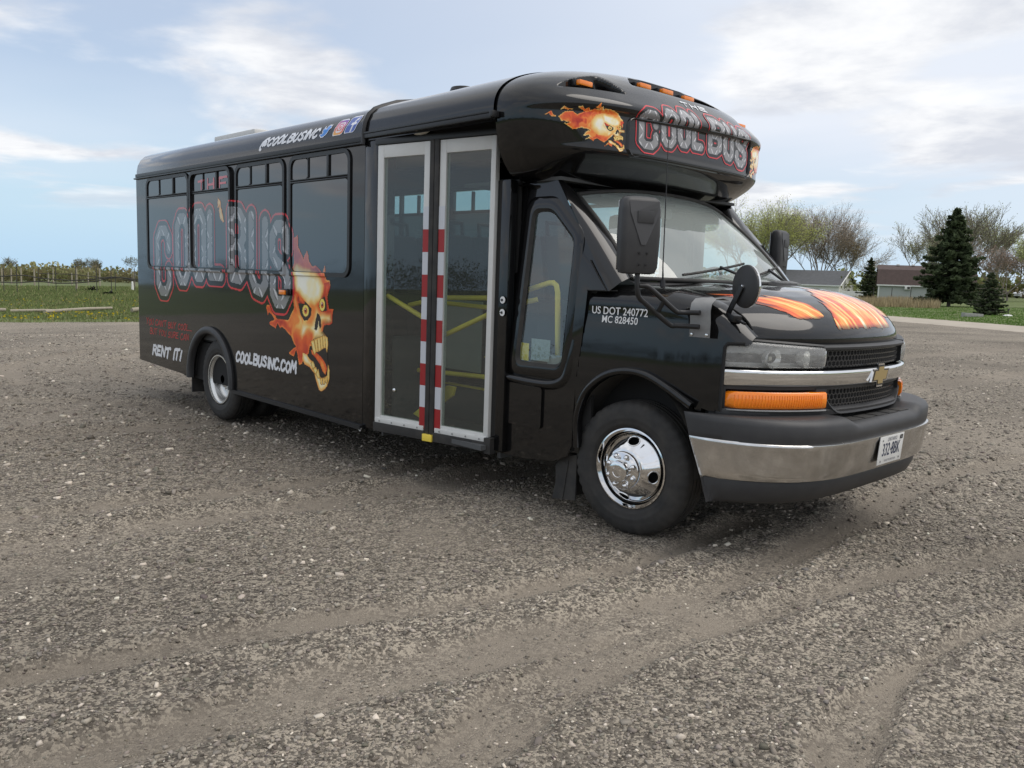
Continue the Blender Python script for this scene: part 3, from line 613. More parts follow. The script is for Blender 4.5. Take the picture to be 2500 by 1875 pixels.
# ------------------------------------------------------------------ raked front cap (moulded over the cab)
CAP = np.array([(1.925, .55, -.86), (1.93, .99, -.70), (1.965, 1.04, -.60), (2.01, 1.09, -.48), (2.06, 1.13, -.385), (2.10, 1.155, -.34), (2.125, 1.165, -.325), (2.145, 1.172, -.336), (2.20, 1.185, -.338), (2.27, 1.20, -.340),
    (2.335, 1.205, -.345), (2.350, 1.205, -.326), (2.375, 1.204, -.320), (2.40, 1.20, -.333), (2.44, 1.185, -.37), (2.49, 1.145, -.415), (2.54, 1.07, -.465), (2.58, .97, -.515), (2.615, .85, -.57), (2.645, .70, -.63), (2.67, .53, -.70), (2.688, .36, -.77), (2.70, .18, -.84), (2.705, .0, -.90)])
def cap_smooth():
    z = np.linspace(CAP[0, 0], CAP[-1, 0], 781); out = [z]
    for k, sg in ((1, 26), (2, 9)):
        v = np.interp(z, CAP[:, 0], CAP[:, k]); ker = np.exp(-.5*(np.arange(-80, 81)/sg)**2); ker /= ker.sum(); p = np.r_[2*v[0]-v[80:0:-1], v, 2*v[-1]-v[-2:-82:-1]]; out.append(np.convolve(p, ker, 'valid'))
    c = np.stack(out, -1); c[:, 1] = np.maximum(c[:, 1], 0); lo = z < 1.94; c[lo, 1] = np.interp(z[lo], CAP[:, 0], CAP[:, 1]); c[lo, 2] = np.interp(z[lo], CAP[:, 0], CAP[:, 2]); c[-1, 1] = 0; c[-1, 2] = -.90; return c
CAP = cap_smooth()
XS = -.90; NC = 201
def cap_half(z):
    """half outline of the cap at height z: NC points from the side (x = XS) to the nose"""
    w = np.interp(z, CAP[:, 0], CAP[:, 1]); a = np.interp(z, CAP[:, 0], CAP[:, 2])-XS; n = np.interp(z, [2.40, 2.66], [4.0, 2.3])
    u = np.linspace(0, pi/2, 900); Y = w*np.cos(u)**(2/n); X = a*np.sin(u)**(2/2.0)
    s = np.r_[0, np.cumsum(np.hypot(np.diff(X), np.diff(Y)))]; s /= max(s[-1], 1e-9); t = np.linspace(0, 1, NC)
    return XS+np.interp(t, s, X), np.interp(t, s, Y)
CZL = np.unique(np.r_[1.925, np.linspace(1.93, 2.66, 100), np.linspace(2.66, 2.705, 16)])
CT = np.zeros((len(CZL), 2*NC-1, 3))
for i, z in enumerate(CZL):
    X, Y = cap_half(z); CT[i, :NC] = np.stack([X, -Y, np.full(NC, z)], -1); CT[i, NC:] = np.stack([X[:-1][::-1], Y[:-1][::-1], np.full(NC-1, z)], -1)
def alcove(P):
    """marker lamp alcoves: the slope is cut back to an upright wall above a ledge"""
    x, y, z = P[..., 0], P[..., 1], P[..., 2]; ay = np.abs(y)
    m = (z > 2.552)*sstep(.47, .41, ay+1.44*np.clip(z-2.57, 0, 1)); x = x+(np.minimum(x, -.640)-x)*m
    m = (z > 2.468)*sstep(.61, .67, ay-.6*np.clip(z-2.47, 0, 1))*sstep(1.05, .99, ay+1.3*np.clip(z-2.47, 0, 1)); x = x+(np.minimum(x, -.60)-x)*m
    return np.stack([x, y, z], -1)
CTA = alcove(CT)
def cap_at(s, z, off=.004):
    """point on the cap skin; s runs 0 (kerb side) .. 1 (nose) .. 2 (driver's side)"""
    f = np.interp(z, CZL, np.arange(len(CZL))); g = np.clip(np.asarray(s)*(NC-1), 0, 2*NC-2.001)
    def at(f, g):
        f = np.clip(f, 0, len(CZL)-1.001); g = np.clip(g, 0, 2*NC-2.001); i = f.astype(int); j = g.astype(int); a = (f-i)[..., None]; b = (g-j)[..., None]
        return (CT[i, j]*(1-b)+CT[i, j+1]*b)*(1-a)+(CT[i+1, j]*(1-b)+CT[i+1, j+1]*b)*a
    f, g = np.broadcast_arrays(f, g); P = at(f, g); N = np.cross(at(f, g+1)-at(f, g-1), at(f+.6, g)-at(f-.6, g)); N /= np.linalg.norm(N, axis=-1, keepdims=True)+1e-12
    return P+N*off
mesh('front_cap', CTA.reshape(-1, 3), grid_faces(len(CZL), 2*NC-1), M['paint'], bus, 32)
# roof between seam and cap: from the saloon profile to the profile of the cap
ze = np.r_[2.272, CZL[CZL > 2.28]]; wf = np.interp(ze, CAP[:, 0], CAP[:, 1]); wf[0] = HW; wf = np.minimum(wf+.015*sstep(.0, .3, wf), HW)
fl = np.r_[0, np.cumsum(np.hypot(np.diff(wf), np.diff(ze)))]; fl /= fl[-1]
rp = np.array(RP)*[1.004, 1]+[0, .006]; rl = np.r_[0, np.cumsum(np.hypot(*np.diff(rp, axis=0).T))]; rl /= rl[-1]
wr = np.interp(fl, rl, rp[:, 0]); zr = np.interp(fl, rl, rp[:, 1]); V = []; xs = [XE+.012, -1.95, -1.7, -1.45, -1.25, -1.1, -1.0, XS]
for xx in xs:
    t = float(sstep(XE-.3, XS, xx)); yy = wr*(1-t)+wf*t; zz = zr*(1-t)+ze*t
    V += [(xx, -a, b) for a, b in zip(yy, zz)]+[(xx, a, b) for a, b in zip(yy[:-1][::-1], zz[:-1][::-1])]
mesh('front_roof', V, grid_faces(len(xs), 2*len(ze)-1), M['paint'], bus, 40)
mb = MB(); mb.box((-1.55, -HW-.008, 2.305), (1.32, .032, .030), bev=.006); mb.box((-1.55, -HW-.018, 2.326), (1.30, .018, .012), bev=.003); mb.box((-.878, -HW-.012, 2.312), (.03, .055, .035), bev=.006); part(mb, 'gutter_rail', 'trim')
# lamps on the brow
for y, x, z in ((-.83, -.588, 2.505), (.83, -.588, 2.505), (-.235, -.625, 2.598), (0, -.625, 2.602), (.235, -.625, 2.598)):
    o = empty('marker_lamp', (x, y, z)); o.parent = bus
    part(MB().box((0, 0, 0), (.035, .135, .042), bev=.008), 'lamp_base', 'trim', o); part(MB().box((.026, 0, 0), (.040, .112, .032), bev=.009), 'lens', 'amber', o)
# destination panel: raised lip, sunk face
def front_x(y, z): 
    y = np.asarray(y, float); out = np.empty(y.shape)
    for idx in np.ndindex(y.shape):
        X, Y = cap_half(float(np.broadcast_to(z, y.shape)[idx])); out[idx] = np.interp(abs(y[idx]), Y[::-1], X[::-1])
    return out
lo = [(y, z+.020*y/.66*(z > 2.25)) for y, z in rrect(-.665, .665, 2.100, 2.350, .05, 8)]; V = []; nn = 0
pr = [(0, -.004), (.004, .010), (.010, .014), (.017, .010), (.021, -.002)]
L = []
dens = []
for i in range(len(lo)):
    a = np.array(lo[i]); b = np.array(lo[(i+1) % len(lo)]); k = max(1, int(np.linalg.norm(b-a)/.05))
    for t in range(k): dens.append(a+(b-a)*t/k)
dens = np.array(dens); ctr = np.array([0, 2.225])
for q in dens:
    dirn = np.sign(ctr-q)*np.minimum(1, np.abs(ctr-q)/.05)
    dirn = dirn/np.linalg.norm(dirn)*np.array([1, 1]); dirn = np.array([dirn[0] if abs(q[0]) > .60 else 0, dirn[1] if abs(q[1]-2.225) > .07 else 0]); dirn /= max(np.linalg.norm(dirn), 1e-6)
    for d, o in pr:
        p = q+dirn*d; V.append((float(front_x(np.array([p[0]]), p[1])[0])+o, p[0], p[1]))
m = len(pr); n = len(dens)
part(MB().add(V, [(i*m+j, ((i+1) % n)*m+j, ((i+1) % n)*m+j+1, i*m+j+1) for i in range(n) for j in range(m-1)]), 'sign_frame', 'paint', smooth=60)

# ------------------------------------------------------------------ entrance: two glazed leaves set at a slant
DA = Vector((-2.0, -1.205, 0)); DB = Vector((-1.04, -1.05, 0)); DL = (DB-DA).length; DE = (DB-DA)/DL; DN = Vector((DE.y, -DE.x, 0)); DR = Matrix.Rotation(math.atan2(DE.y, DE.x), 3, 'Z')
def dp(s, z, o=0.0): p = DA+DE*(s*DL)+DN*o; return Vector((p.x, p.y, z))
def dbox(mb, s0, s1, z0, z1, o, t, bev=.003): mb.box(dp((s0+s1)/2, (z0+z1)/2, o), ((s1-s0)*DL, t, z1-z0), DR, bev); return mb
mb = MB(); mb.box((-2.115, -HW+.045, 1.285), (.15, .09, 1.975), bev=.006); mb.box((-2.03, -HW+.07, 1.285), (.05, .10, 1.97)); part(mb, 'door_pillar', 'paint')
mb = MB(); dbox(mb, -.05, 1.03, 2.236, 2.33, -.03, .06); dbox(mb, -.05, 1.03, 2.236, 2.275, .012, .03); mb.prism([(-2.19, -1.235), (-.9, -1.235), (-.9, -.9), (-2.19, -1.1)], 2.312, 2.318, 'xy'); part(mb, 'door_header', 'trim')
mb = MB(); mb.lathe([(0, -.040), (.05, -.036), (.085, -.020), (.098, 0), (0, 0)], 24, Matrix.Translation((-1.62, -1.185, 2.310)) @ Matrix.Diagonal((1.05, .42, 1, 1))); part(mb, 'step_lamp', 'cream', smooth=60)
for nm, s0, s1, g0, g1, tp in (('rear', -.028, .462, .028, .407, (.408, .461)), ('front', .546, 1.008, .600, .970, (.547, .599))):
    lf = MB(); dbox(lf, s0, g0, .372, 2.232, 0, .040); dbox(lf, g1, s1, .372, 2.232, 0, .040); dbox(lf, g0, g1, 2.150, 2.232, .0, .038); dbox(lf, g0, g1, .372, .412, 0, .038)
    dbox(lf, s0+.01, s1-.01, .358, .392, .024, .012)
    leaf = part(lf, 'door_leaf', 'alu')
    g = MB(); dbox(g, g0-.004, g1+.004, .408, 2.154, .006, .006, 0); part(g, 'pane', 'door_glass', leaf)
    for k in range(10):
        t = MB(); z1 = 1.822-.1450*k; dbox(t, tp[0], tp[1], z1-.1445, z1, .0205, .003, 0); part(t, 'reflective_tape', 'tape_w' if k % 2 == 0 else 'tape_r', leaf, None)
    for k in range(4):
        sc = dp(s0+(s1-s0)*(.12+.25*k), .375, .032); part(MB().lathe([(.006, 0), (.005, .003), (0, .004)], 8, Matrix.Translation(sc) @ Matrix.Rotation(pi/2, 4, 'X')), 'screw', 'grey_metal', leaf)
    sk = MB(); dbox(sk, s0-.0, s1, .300, .362, .030, .014, .004); part(sk, 'rubber_sweep', 'rubber', leaf)
mb = MB(); dbox(mb, .463, .503, .34, 2.24, .006, .050, .008); dbox(mb, .505, .545, .34, 2.24, .006, .050, .008); part(mb, 'door_edge_rubber', 'rubber')
mb = MB(); dbox(mb, .462, .547, .298, .345, .040, .020, .004); part(mb, 'yellow_step_marker', 'yellow')
for q in (MB().box((-2.03, -HW+.07, .33), (.05, .08, .06)), MB().box(dp(1.02, .34, .01), (.05, .06, .10), DR)): part(q, 'door_foot', 'rubber')
mb = MB(); mb.lathe([(.013, 0), (.014, .006), (.010, .012), (.0, .014)], 14, Matrix.Translation(dp(.16, .60, .012)) @ Matrix.Rotation(pi/2, 4, 'X')); part(mb, 'door_knob', 'chrome')
# inside the doorway: steps, rails, screen, seats
mb = MB(); mb.box((-1.52, -.80, .33), (1.0, .66, .03)); mb.box((-1.52, -.62, .46), (1.0, .02, .24)); mb.box((-1.52, -.42, .585), (1.0, .40, .02)); mb.box((-1.52, -.24, .68), (1.0, .02, .18)); mb.box((-2.04, -.7, .6), (.02, .9, .7)); mb.box((-1.02, -.55, .6), (.03, .85, .7)); part(mb, 'step_well', 'interior')
for zz, yy in ((.596, -.605), (.772, -.225)):
    part(MB().box((-1.52, yy, zz), (.96, .035, .012)), 'step_nosing', 'yellow')
def rail(pts, r=.0165): part(MB().tube(spline_pts(pts), r, 12), 'grab_rail', 'yellow', smooth=60)
def spline_pts(p): return [Vector(q) for q in p]
rail([dp(.00, 1.235, -.06), dp(.46, 1.06, -.06)]); rail([(-2.02, -.95, 1.17), (-1.70, -.90, 1.235), (-1.30, -.86, 1.25)]); rail([(-2.05, -.80, 1.20), (-1.35, -.80, 1.185)]); rail([(-2.05, -.85, .70), (-1.35, -.80, .72)])
rail([dp(.55, 1.00, -.06), dp(1.02, 1.20, -.08), (-.86, -.84, 1.26)]); rail([(-1.0, -.88, 1.291), (-.731, -.88, 1.363), (-.695, -.88, 1.366), (-.668, -.88, 1.350), (-.656, -.88, 1.31), (-.633, -.88, .90)])
mb = MB(); mb.prism([(-1.86, .42), (-1.80, .46), (-1.58, .60), (-1.50, .66), (-1.42, .66), (-1.44, .60), (-1.60, .50), (-1.78, .40)], -1.02, -1.00); part(mb, 'step_handle', 'yellow')
mb = MB(); mb.box((-1.72, -.80, .98), (.62, .012, .48), bev=.005); part(mb, 'modesty_screen', 'int_panel')
def seat(x, y, rz=0):
    o = empty('passenger_seat', (x, y, .77), rz); o.parent = bus
    part(MB().box((0, 0, .38), (.44, .42, .12), bev=.04), 'cushion', 'seat', o); b = MB(); b.box((-.20, 0, .70), (.12, .42, .58), Matrix.Rotation(-.16, 3, 'Y'), bev=.05); part(b, 'backrest', 'seat', o)
    part(MB().tube([(-.23, -.12, .96), (-.25, -.12, 1.10), (-.25, .12, 1.10), (-.23, .12, .96)], .02, 8), 'grab_handle', 'trim', o); part(MB().box((0, 0, .16), (.30, .30, .32)), 'seat_base', 'interior', o)
for x in (-5.6, -4.75, -3.9, -3.05): seat(x, .93); seat(x, .48); seat(x, -.9)
seat(-2.15, .93); seat(-2.15, .48)

# ------------------------------------------------------------------ cab
def tri_plate(outer, inner):
    bm = bmesh.new(); ed = []
    for loop in ([outer] if inner is None else [outer, inner]):
        vs = [bm.verts.new((p[0], 0, p[1])) for p in loop]; ed += [bm.edges.new((vs[i], vs[(i+1) % len(vs)])) for i in range(len(vs))]
    bmesh.ops.triangle_fill(bm, use_beauty=True, use_dissolve=False, edges=ed); bm.verts.index_update()
    V = [tuple(v.co) for v in bm.verts]; F = [tuple(v.index for v in f.verts) for f in bm.faces]; bm.free(); return V, F
def round_poly(P, r, n=6):
    out = []; P = [np.array(p, float) for p in P]
    for i in range(len(P)):
        a, b, c = P[i-1], P[i], P[(i+1) % len(P)]; u = (a-b)/np.linalg.norm(a-b); v = (c-b)/np.linalg.norm(c-b)
        ri = r[i] if isinstance(r, (list, tuple)) else r; d = min(ri, .45*np.linalg.norm(a-b), .45*np.linalg.norm(c-b)); p0 = b+u*d; p1 = b+v*d
        for t in np.linspace(0, 1, n): out.append(tuple((1-t)**2*p0+2*t*(1-t)*b+t*t*p1))
    return out
def cab_y(z): return -1.0+.075*float(sstep(1.30, 1.98, z))
CABWIN = round_poly([(-.865, .865), (-.483, .875), (-.447, 1.615), (-.665, 1.800), (-.815, 1.800)], [.055, .07, .05, .05, .05])
CABWIN2 = round_poly([(-.905, .825), (-.450, .835), (-.405, 1.63), (-.645, 1.845), (-.855, 1.845)], [.07, .09, .06, .06, .07])
CABWIN3 = round_poly([(-.93, .80), (-.425, .81), (-.38, 1.645), (-.635, 1.87), (-.88, 1.87)], [.08, .1, .06, .06, .08])
OUT = [(-1.035, .295), (-1.035, 1.98), (-.66, 1.98), (-.160, 1.335), (-.317, 1.33), (-.345, 1.03), (-.372, .85), (-.385, .60), (-.385, .44), (-.42, .37), (-.52, .325), (-.78, .295)]
for s in (-1, 1):
    if s > 0:      # the driver's window is taller and wider
        CABWIN = round_poly([(-.99, 1.13), (-.42, 1.15), (-.405, 1.60), (-.60, 1.845), (-.965, 1.845)], .05); CABWIN2 = round_poly([(-1.005, 1.105), (-.395, 1.125), (-.38, 1.615), (-.59, 1.87), (-.98, 1.87)], .06); CABWIN3 = round_poly([(-1.015, 1.09), (-.38, 1.11), (-.365, 1.62), (-.585, 1.885), (-.99, 1.885)], .07)
    V, F = tri_plate(OUT, CABWIN)
    # lower a finer wall so that it follows the lean
    o = mesh('cab_side', [(x, -s*cab_y(z) if s > 0 else cab_y(z), z) for x, _, z in V], F, M['paint'], bus, 20)
    Y = lambda z, d: (cab_y(z)-d)*(-s)
    n = len(CABWIN); VV = []
    for loop, d in ((CABWIN3, .0), (CABWIN3, .004), (CABWIN2, .016), (CABWIN, .010), (CABWIN, -.03)): VV += [(x, Y(z, d), z) for x, z in loop]
    FF = [(a*n+i, a*n+(i+1) % n, (a+1)*n+(i+1) % n, (a+1)*n+i) for a in range(4) for i in range(n)]
    fr = part(MB().add(VV, FF), 'cab_window', 'paint', smooth=45)
    part(MB().add([(x, Y(z, -.010), z) for x, z in CABWIN], [tuple(range(n))]), 'pane', 'cab_glass', fr, None)
    sealV = [(x, Y(z, .013), z) for x, z in CABWIN]+[(x*.97-.02*1 if False else x, Y(z, -.009), z) for x, z in (round_poly([(-.848, .885), (-.50, .895), (-.466, 1.605), (-.672, 1.780), (-.803, 1.780)], [.045, .06, .05, .05, .05]) if s < 0 else round_poly([(-.975, 1.145), (-.435, 1.165), (-.42, 1.595), (-.61, 1.83), (-.955, 1.83)], .045))]
    part(MB().add(sealV, [(i, (i+1) % n, n+(i+1) % n, n+i) for i in range(n)]), 'window_seal', 'rubber', fr, 45)
part(MB().box((-.982, -1.010, 1.14), (.118, .062, 1.66), bev=.012), 'cab_pillar', 'paint'); part(MB().box((-.36, -.955, .88), (.16, .02, .96)), 'door_jamb', 'dark'); part(MB().box((-1.0, -.955, 1.14), (.16, .02, 1.66)), 'door_jamb', 'dark')
part(MB().tube([(-.318, cab_y(1.50)-.001, 1.50), (-.250, cab_y(1.42)-.001, 1.418), (-.178, cab_y(1.335)-.001, 1.337)], .0035, 6), 'sail_gap', 'dark'); part(MB().tube([(-.318, cab_y(1.335)-.002, 1.333), (-.20, cab_y(1.335)-.002, 1.335), (-.13, -.965, 1.337)], .004, 6), 'wing_gap', 'dark')
for zc in (1.251, 1.175):
    o = part(MB().lathe([(.0215, 0), (.0215, .003), (0, .003)], 24, Matrix.Translation((-.948, -1.052, zc)) @ Matrix.Rotation(pi/2, 4, 'X')), 'key_plate', 'white')
    part(MB().lathe([(.008, .002), (.008, .007), (0, .008)], 12, Matrix.Translation((-.950, -1.052, zc)) @ Matrix.Rotation(pi/2, 4, 'X')), 'lock', 'trim', o)
    part(MB().box((-.962, -1.056, zc), (.016, .002, .003)), 'key_mark', 'trim', o)
# ledge under the window and the locker door
V = []; led = spline([(-1.035, .790), (-.93, .782), (-.75, .772), (-.58, .775), (-.49, .80), (-.45, .85), (-.435, .95), (-.43, 1.05)], 6)
for i, q in enumerate(led):
    t = i/(len(led)-1); k = 1-t**3
    for d, o in ((.026, .0), (.022, .016*k), (.006, .030*k), (-.012, .026*k), (-.026, .012*k), (-.034, .0)):
        tg = led[min(i+1, len(led)-1)]-led[max(i-1, 0)]; tg /= np.linalg.norm(tg); p = q+np.array([-tg[1], tg[0]])*d; V.append((p[0], cab_y(p[1])-o, p[1]))
part(MB().add(V, [tuple(f) for f in grid_faces(len(led), 6)]), 'door_ledge', 'paint', smooth=60)
a, b = rrect(-1.018, -.628, .498, .752, .025), rrect(-1.008, -.638, .508, .742, .02)
V, F = ring(a, b, -.998, -1.014, -1.014); n = len(a); V = V[:3*n]; F = F[:2*n]+[tuple(2*n+i for i in range(n))]
ld = part(MB().add(V, F), 'locker_door', 'paint', smooth=40)
part(MB().lathe([(.013, 0), (.013, .008), (.009, .012), (0, .012)], 16, Matrix.Translation((-.985, -1.014, .632)) @ Matrix.Rotation(pi/2, 4, 'X')).box((-.990, -1.026, .604), (.012, .008, .036), Matrix.Rotation(.35, 3, 'Y'), .003), 'latch', 'chrome', ld)
# windscreen
def ws(u, v):
    """u across -1..1, v up 0..1"""
    b = np.array([.055-.175*abs(u)**2.2, .865*u, 1.398+.006*abs(u)]); t = np.array([-.545-.085*abs(u)**2.2, .775*u, 1.948-.060*abs(u)**2.5])
    p = b+(t-b)*v; p[0] += .035*math.sin(pi*v); return p
nu, nv = 33, 13; V = [ws(u, v) for u in np.linspace(-1, 1, nu) for v in np.linspace(0, 1, nv)]
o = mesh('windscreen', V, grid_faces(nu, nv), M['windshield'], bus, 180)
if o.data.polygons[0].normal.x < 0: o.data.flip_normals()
wt = [tuple(ws(u, v)+np.array([.004, 0, .003])) for u, v in [(u, 0) for u in np.linspace(-1, 1, 21)]+[(1, v) for v in np.linspace(.05, 1, 8)]+[(u, 1) for u in np.linspace(1, -1, 21)]+[(-1, v) for v in np.linspace(1, .05, 8)]]
part(MB().tube(wt+[wt[0]], .013, 8, False), 'windscreen_seal', 'rubber', smooth=60)
for s in (-1, 1):
    V = []
    for t in np.linspace(0, 1, 9):
        p = ws(s, t); e = np.array([-.160+(-.66+.160)*t, s*(-cab_y(1.335+.645*t)), 1.335+.645*t]); mid = (p+e)/2+np.array([.022, s*.030, .012])
        for q in (p+np.array([.002, 0, .004]), p*.75+mid*.25+np.array([.004, s*.004, .008]), mid, e*.75+mid*.25, e): V.append(tuple(q))
    part(MB().add(V, [tuple(f) for f in grid_faces(9, 5)]), 'windscreen_pillar', 'paint', smooth=50)
# black top band and the deep shade inside, dash, wheel, cab seats
mb = MB(); mb.box((-.30, 0, 1.25), (.46, 1.72, .22), bev=.06); part(mb, 'dashboard', 'interior')
mb = MB(); mb.lathe([(.17, -.012), (.182, 0), (.17, .012), (.158, 0)], 28, Matrix.Translation((-.52, .42, 1.36)) @ Matrix.Rotation(-.95, 4, 'Y'), True); mb.box((-.52, .42, 1.36), (.02, .32, .05)); part(mb, 'steering_wheel', 'trim')
mb = MB(); mb.box((-.70, .38, 1.90), (.20, .42, .02)); mb.box((-.70, -.38, 1.90), (.20, .42, .02)); mb.box((-.60, .0, 1.84), (.03, .26, .07), bev=.015); part(mb, 'sun_visor', 'interior')
mb = MB(); mb.box((-1.05, 0, 1.97), (.86, 1.86, .02)); part(mb, 'cab_headlining', 'interior')
o = empty('driver_seat', (-.98, .42, .83)); o.parent = bus
part(MB().box((.05, 0, .18), (.5, .5, .16), bev=.05), 'cushion', 'seat', o); part(MB().box((-.20, 0, .55), (.14, .48, .68), Matrix.Rotation(-.15, 3, 'Y'), .06), 'backrest', 'seat', o); part(MB().box((-.25, 0, .95), (.10, .26, .18), bev=.04), 'headrest', 'seat', o)
part(MB().box((-.05, 0, .72), (.75, 1.6, .95)), 'firewall', 'dark')
# papers behind the kerb-side pane
part(MB().box((-.825, -.972, .945), (.072, .002, .105)), 'yellow_notice', M['yellow']); part(MB().box((-.69, -.972, .965), (.155, .002, .13)), 'window_sticker', mat('pale_sticker', (.34, .39, .38), .6, noise=(40, .6, (.2, .24, .24))))
part(MB().box((-.56, -.965, .915), (.15, .004, .06)), 'window_sticker', mat('grey_sticker', (.30, .32, .32), .6))

# ------------------------------------------------------------------ wings, bonnet
def xf(y): return .2+.70*np.sqrt(np.clip(1-(np.abs(y)/1.02)**2.39, 0, 1))                     # nose in plan
def wing_edge(x): return np.interp(x, [-.36, .0, .2, .36, .45, .52, .58, .63, .68], [1.372, 1.375, 1.362, 1.328, 1.292, 1.250, 1.200, 1.150, 1.115])
def wing_y(x, z): return -(1.0-.42*np.clip(x-.12, 0, 1)**2-.018*((np.clip(z, .4, 1.2)-.80)/.4)**2+.004)
HOLE = [(-.345, .30), (-.335, .60), (-.280, .755), (-.186, .848), (-.03, .910), (.105, .900), (.232, .862), (.33, .815), (.425, .755), (.44, .30)]
def inpoly(x, y, P):
    c = np.zeros(np.shape(x), bool); n = len(P)
    for i in range(n):
        (x1, y1), (x2, y2) = P[i], P[(i+1) % n]
        with np.errstate(divide='ignore', invalid='ignore'): c ^= ((y1 > y) != (y2 > y)) & (x < (x2-x1)*(y-y1)/(y2-y1+1e-15)+x1)
    return c
xs = np.linspace(-.372, .642, 122); rows = 46; roll = 12
G = np.zeros((len(xs), rows+roll, 3))
for i, x in enumerate(xs):
    e = float(wing_edge(x)); zs = np.linspace(.40, e-.105, rows); G[i, :rows] = np.stack([np.full(rows, x), wing_y(x, zs), zs], -1)
    y0 = float(wing_y(x, zs[-1])); t = np.linspace(0, pi/2, roll+1)[1:]
    G[i, rows:] = np.stack([np.full(roll, x), y0+(-.805-y0)*(1-np.cos(t)), zs[-1]+.105*np.sin(t)], -1)
ctr = (G[:-1, :-1]+G[1:, 1:])/2
seam_x = np.interp(ctr[..., 2], [.85, 1.03, 1.33], [-.372, -.345, -.317])
keep = ~inpoly(ctr[..., 0], ctr[..., 2], HOLE) & (ctr[..., 0] > seam_x+.004) & ~((ctr[..., 0] > .535) & (ctr[..., 2] < 1.098)) & ~((ctr[..., 2] < .76) & (ctr[..., 0] > .3))
for s in (-1, 1):
    Vv = G.reshape(-1, 3)*np.array([1, -s, 1])
    mesh('front_wing', Vv, grid_faces(len(xs), rows+roll, keep)[:, ::(1 if s < 0 else -1)], M['paint'], bus, 60)
mb = MB(); mb.tube([(.533, float(wing_y(.533, z))-.001, z) for z in np.linspace(.77, 1.085, 9)]+[(.545, float(wing_y(.545, 1.1)), 1.102), (.58, float(wing_y(.58, 1.1))+.004, 1.104), (.622, -.885, 1.106)], .009, 8); part(mb, 'wing_gap', 'dark', smooth=60)
FL = spline([(-.352, .44), (-.362, .60), (-.330, .72), (-.270, .810), (-.150, .893), (-.01, .930), (.128, .922), (.272, .868), (.355, .828), (.425, .795)], 6)
flare('wing_flare', FL, -1.0, .034, .032, 'paint')
for s in (-1, 1):   # wheel house
    arc = arch_pts(.02, .40, .42, .50, pi, 0, 19); n = len(arc); V = [(x, s*.985, z) for x, z in arc]+[(x, s*.55, z) for x, z in arc]
    part(MB().add(V, [(i, i+1, n+i+1, n+i) for i in range(n-1)]+[tuple(range(n, 2*n))]), 'wheel_house', 'dirt_fabric', smooth=60)
V, F = tri_plate([(-.50, .35), (-.545, .29), (-.54, .19), (-.565, .085), (-.38, .11), (-.38, .38)], None)
part(MB().add([(x, -.955, z) for x, _, z in V]+[(x, -.945, z) for x, _, z in V], F+[tuple(i+len(V) for i in f[::-1]) for f in F]), 'mud_flap', 'rubber')
part(MB().box((-.46, -.82, .24), (.012, .28, .28), Matrix.Rotation(.15, 3, 'Y')), 'mud_flap', 'rubber')
# bonnet
HY = .800
def hood(u, y):
    """u 0 at the screen .. 1 at the nose edge"""
    u = np.asarray(u, float); y = np.asarray(y, float); x0 = .075-.20*np.abs(y)**2.2; xn = xf(y)-.035
    x = x0+(xn-x0)*u; z = np.interp(u, [0, .2, .4, .55, .68, .78, .86, .92, .96, .985, 1.0], [1.392, 1.394, 1.386, 1.370, 1.342, 1.308, 1.270, 1.230, 1.192, 1.156, 1.112])
    crown = -(.022*(1-u)+.045*np.sin(pi*np.clip(u, 0, 1))**1.0)*(np.abs(y)/HY)**2.6; rib = .010*np.exp(-((np.abs(y)-.42)/.07)**2)*np.clip(1-u, 0, 1)
    return np.stack([x, y, z+crown+rib], -1)
uu = np.linspace(0, 1, 60); yy = np.linspace(-HY, HY, 81); U, Yg = np.meshgrid(uu, yy, indexing='ij'); P = hood(U, Yg)
skirt = P[-1].copy(); skirt[:, 2] -= .016; skirt[:, 0] -= .012
V = np.vstack([P.reshape(-1, 3), skirt]); o = mesh('bonnet', V, grid_faces(61, 81), M['paint'], bus, 60)
if o.data.polygons[10].normal.z < 0: o.data.flip_normals()
# dark gap under the bonnet edge and along its sides
mb = MB(); mb.tube([tuple(hood(1.0, y)+np.array([-.012, 0, -.020])) for y in np.linspace(-HY, HY, 31)], .010, 6)
for s in (-1, 1): mb.tube([tuple(hood(u, s*(HY+.003))+np.array([0, 0, .0005])) for u in np.linspace(.05, 1, 30)], .0045, 6)
part(mb, 'bonnet_gap', 'dark')
# cowl with vent hood, wipers, aerial
P = [];
for y in np.linspace(-.88, .88, 41):
    a = ws(y/.865 if abs(y) < .865 else math.copysign(1, y), 0); h0 = hood(0.02, max(-HY, min(HY, y)))
    for t in (0, .5, 1): P.append((a[0]+.0+(h0[0]+.02-a[0])*t, y, a[2]-.012+(h0[2]-.006-a[2]+.012)*t))
part(MB().add(P, [tuple(f) for f in grid_faces(41, 3)]), 'cowl', 'plastic', smooth=60)
mb = MB(); V = []
for y in np.linspace(.28, .80, 17):
    x = .05-.20*abs(y)**2.2; k = math.sin(pi*min(1, max(0, (y-.26)/.56)))**.4
    for dx, dz in ((-.06, 0), (-.05, .030*k), (-.01, .036*k), (.05, .024*k), (.085, 0)): V.append((x+dx+.03, y, 1.385+dz))
vent = part(mb.add(V, [tuple(f) for f in grid_faces(17, 5)]), 'cowl_vent', 'plastic', smooth=50)
for k in range(22):
    y = .30+.48*k/21; x = .05-.20*abs(y)**2.2; part(MB().box((x+.055, y, 1.4165), (.075, .006, .006), Matrix.Rotation(.2, 3, 'Y')), 'vent_slat', 'grey_metal', vent)
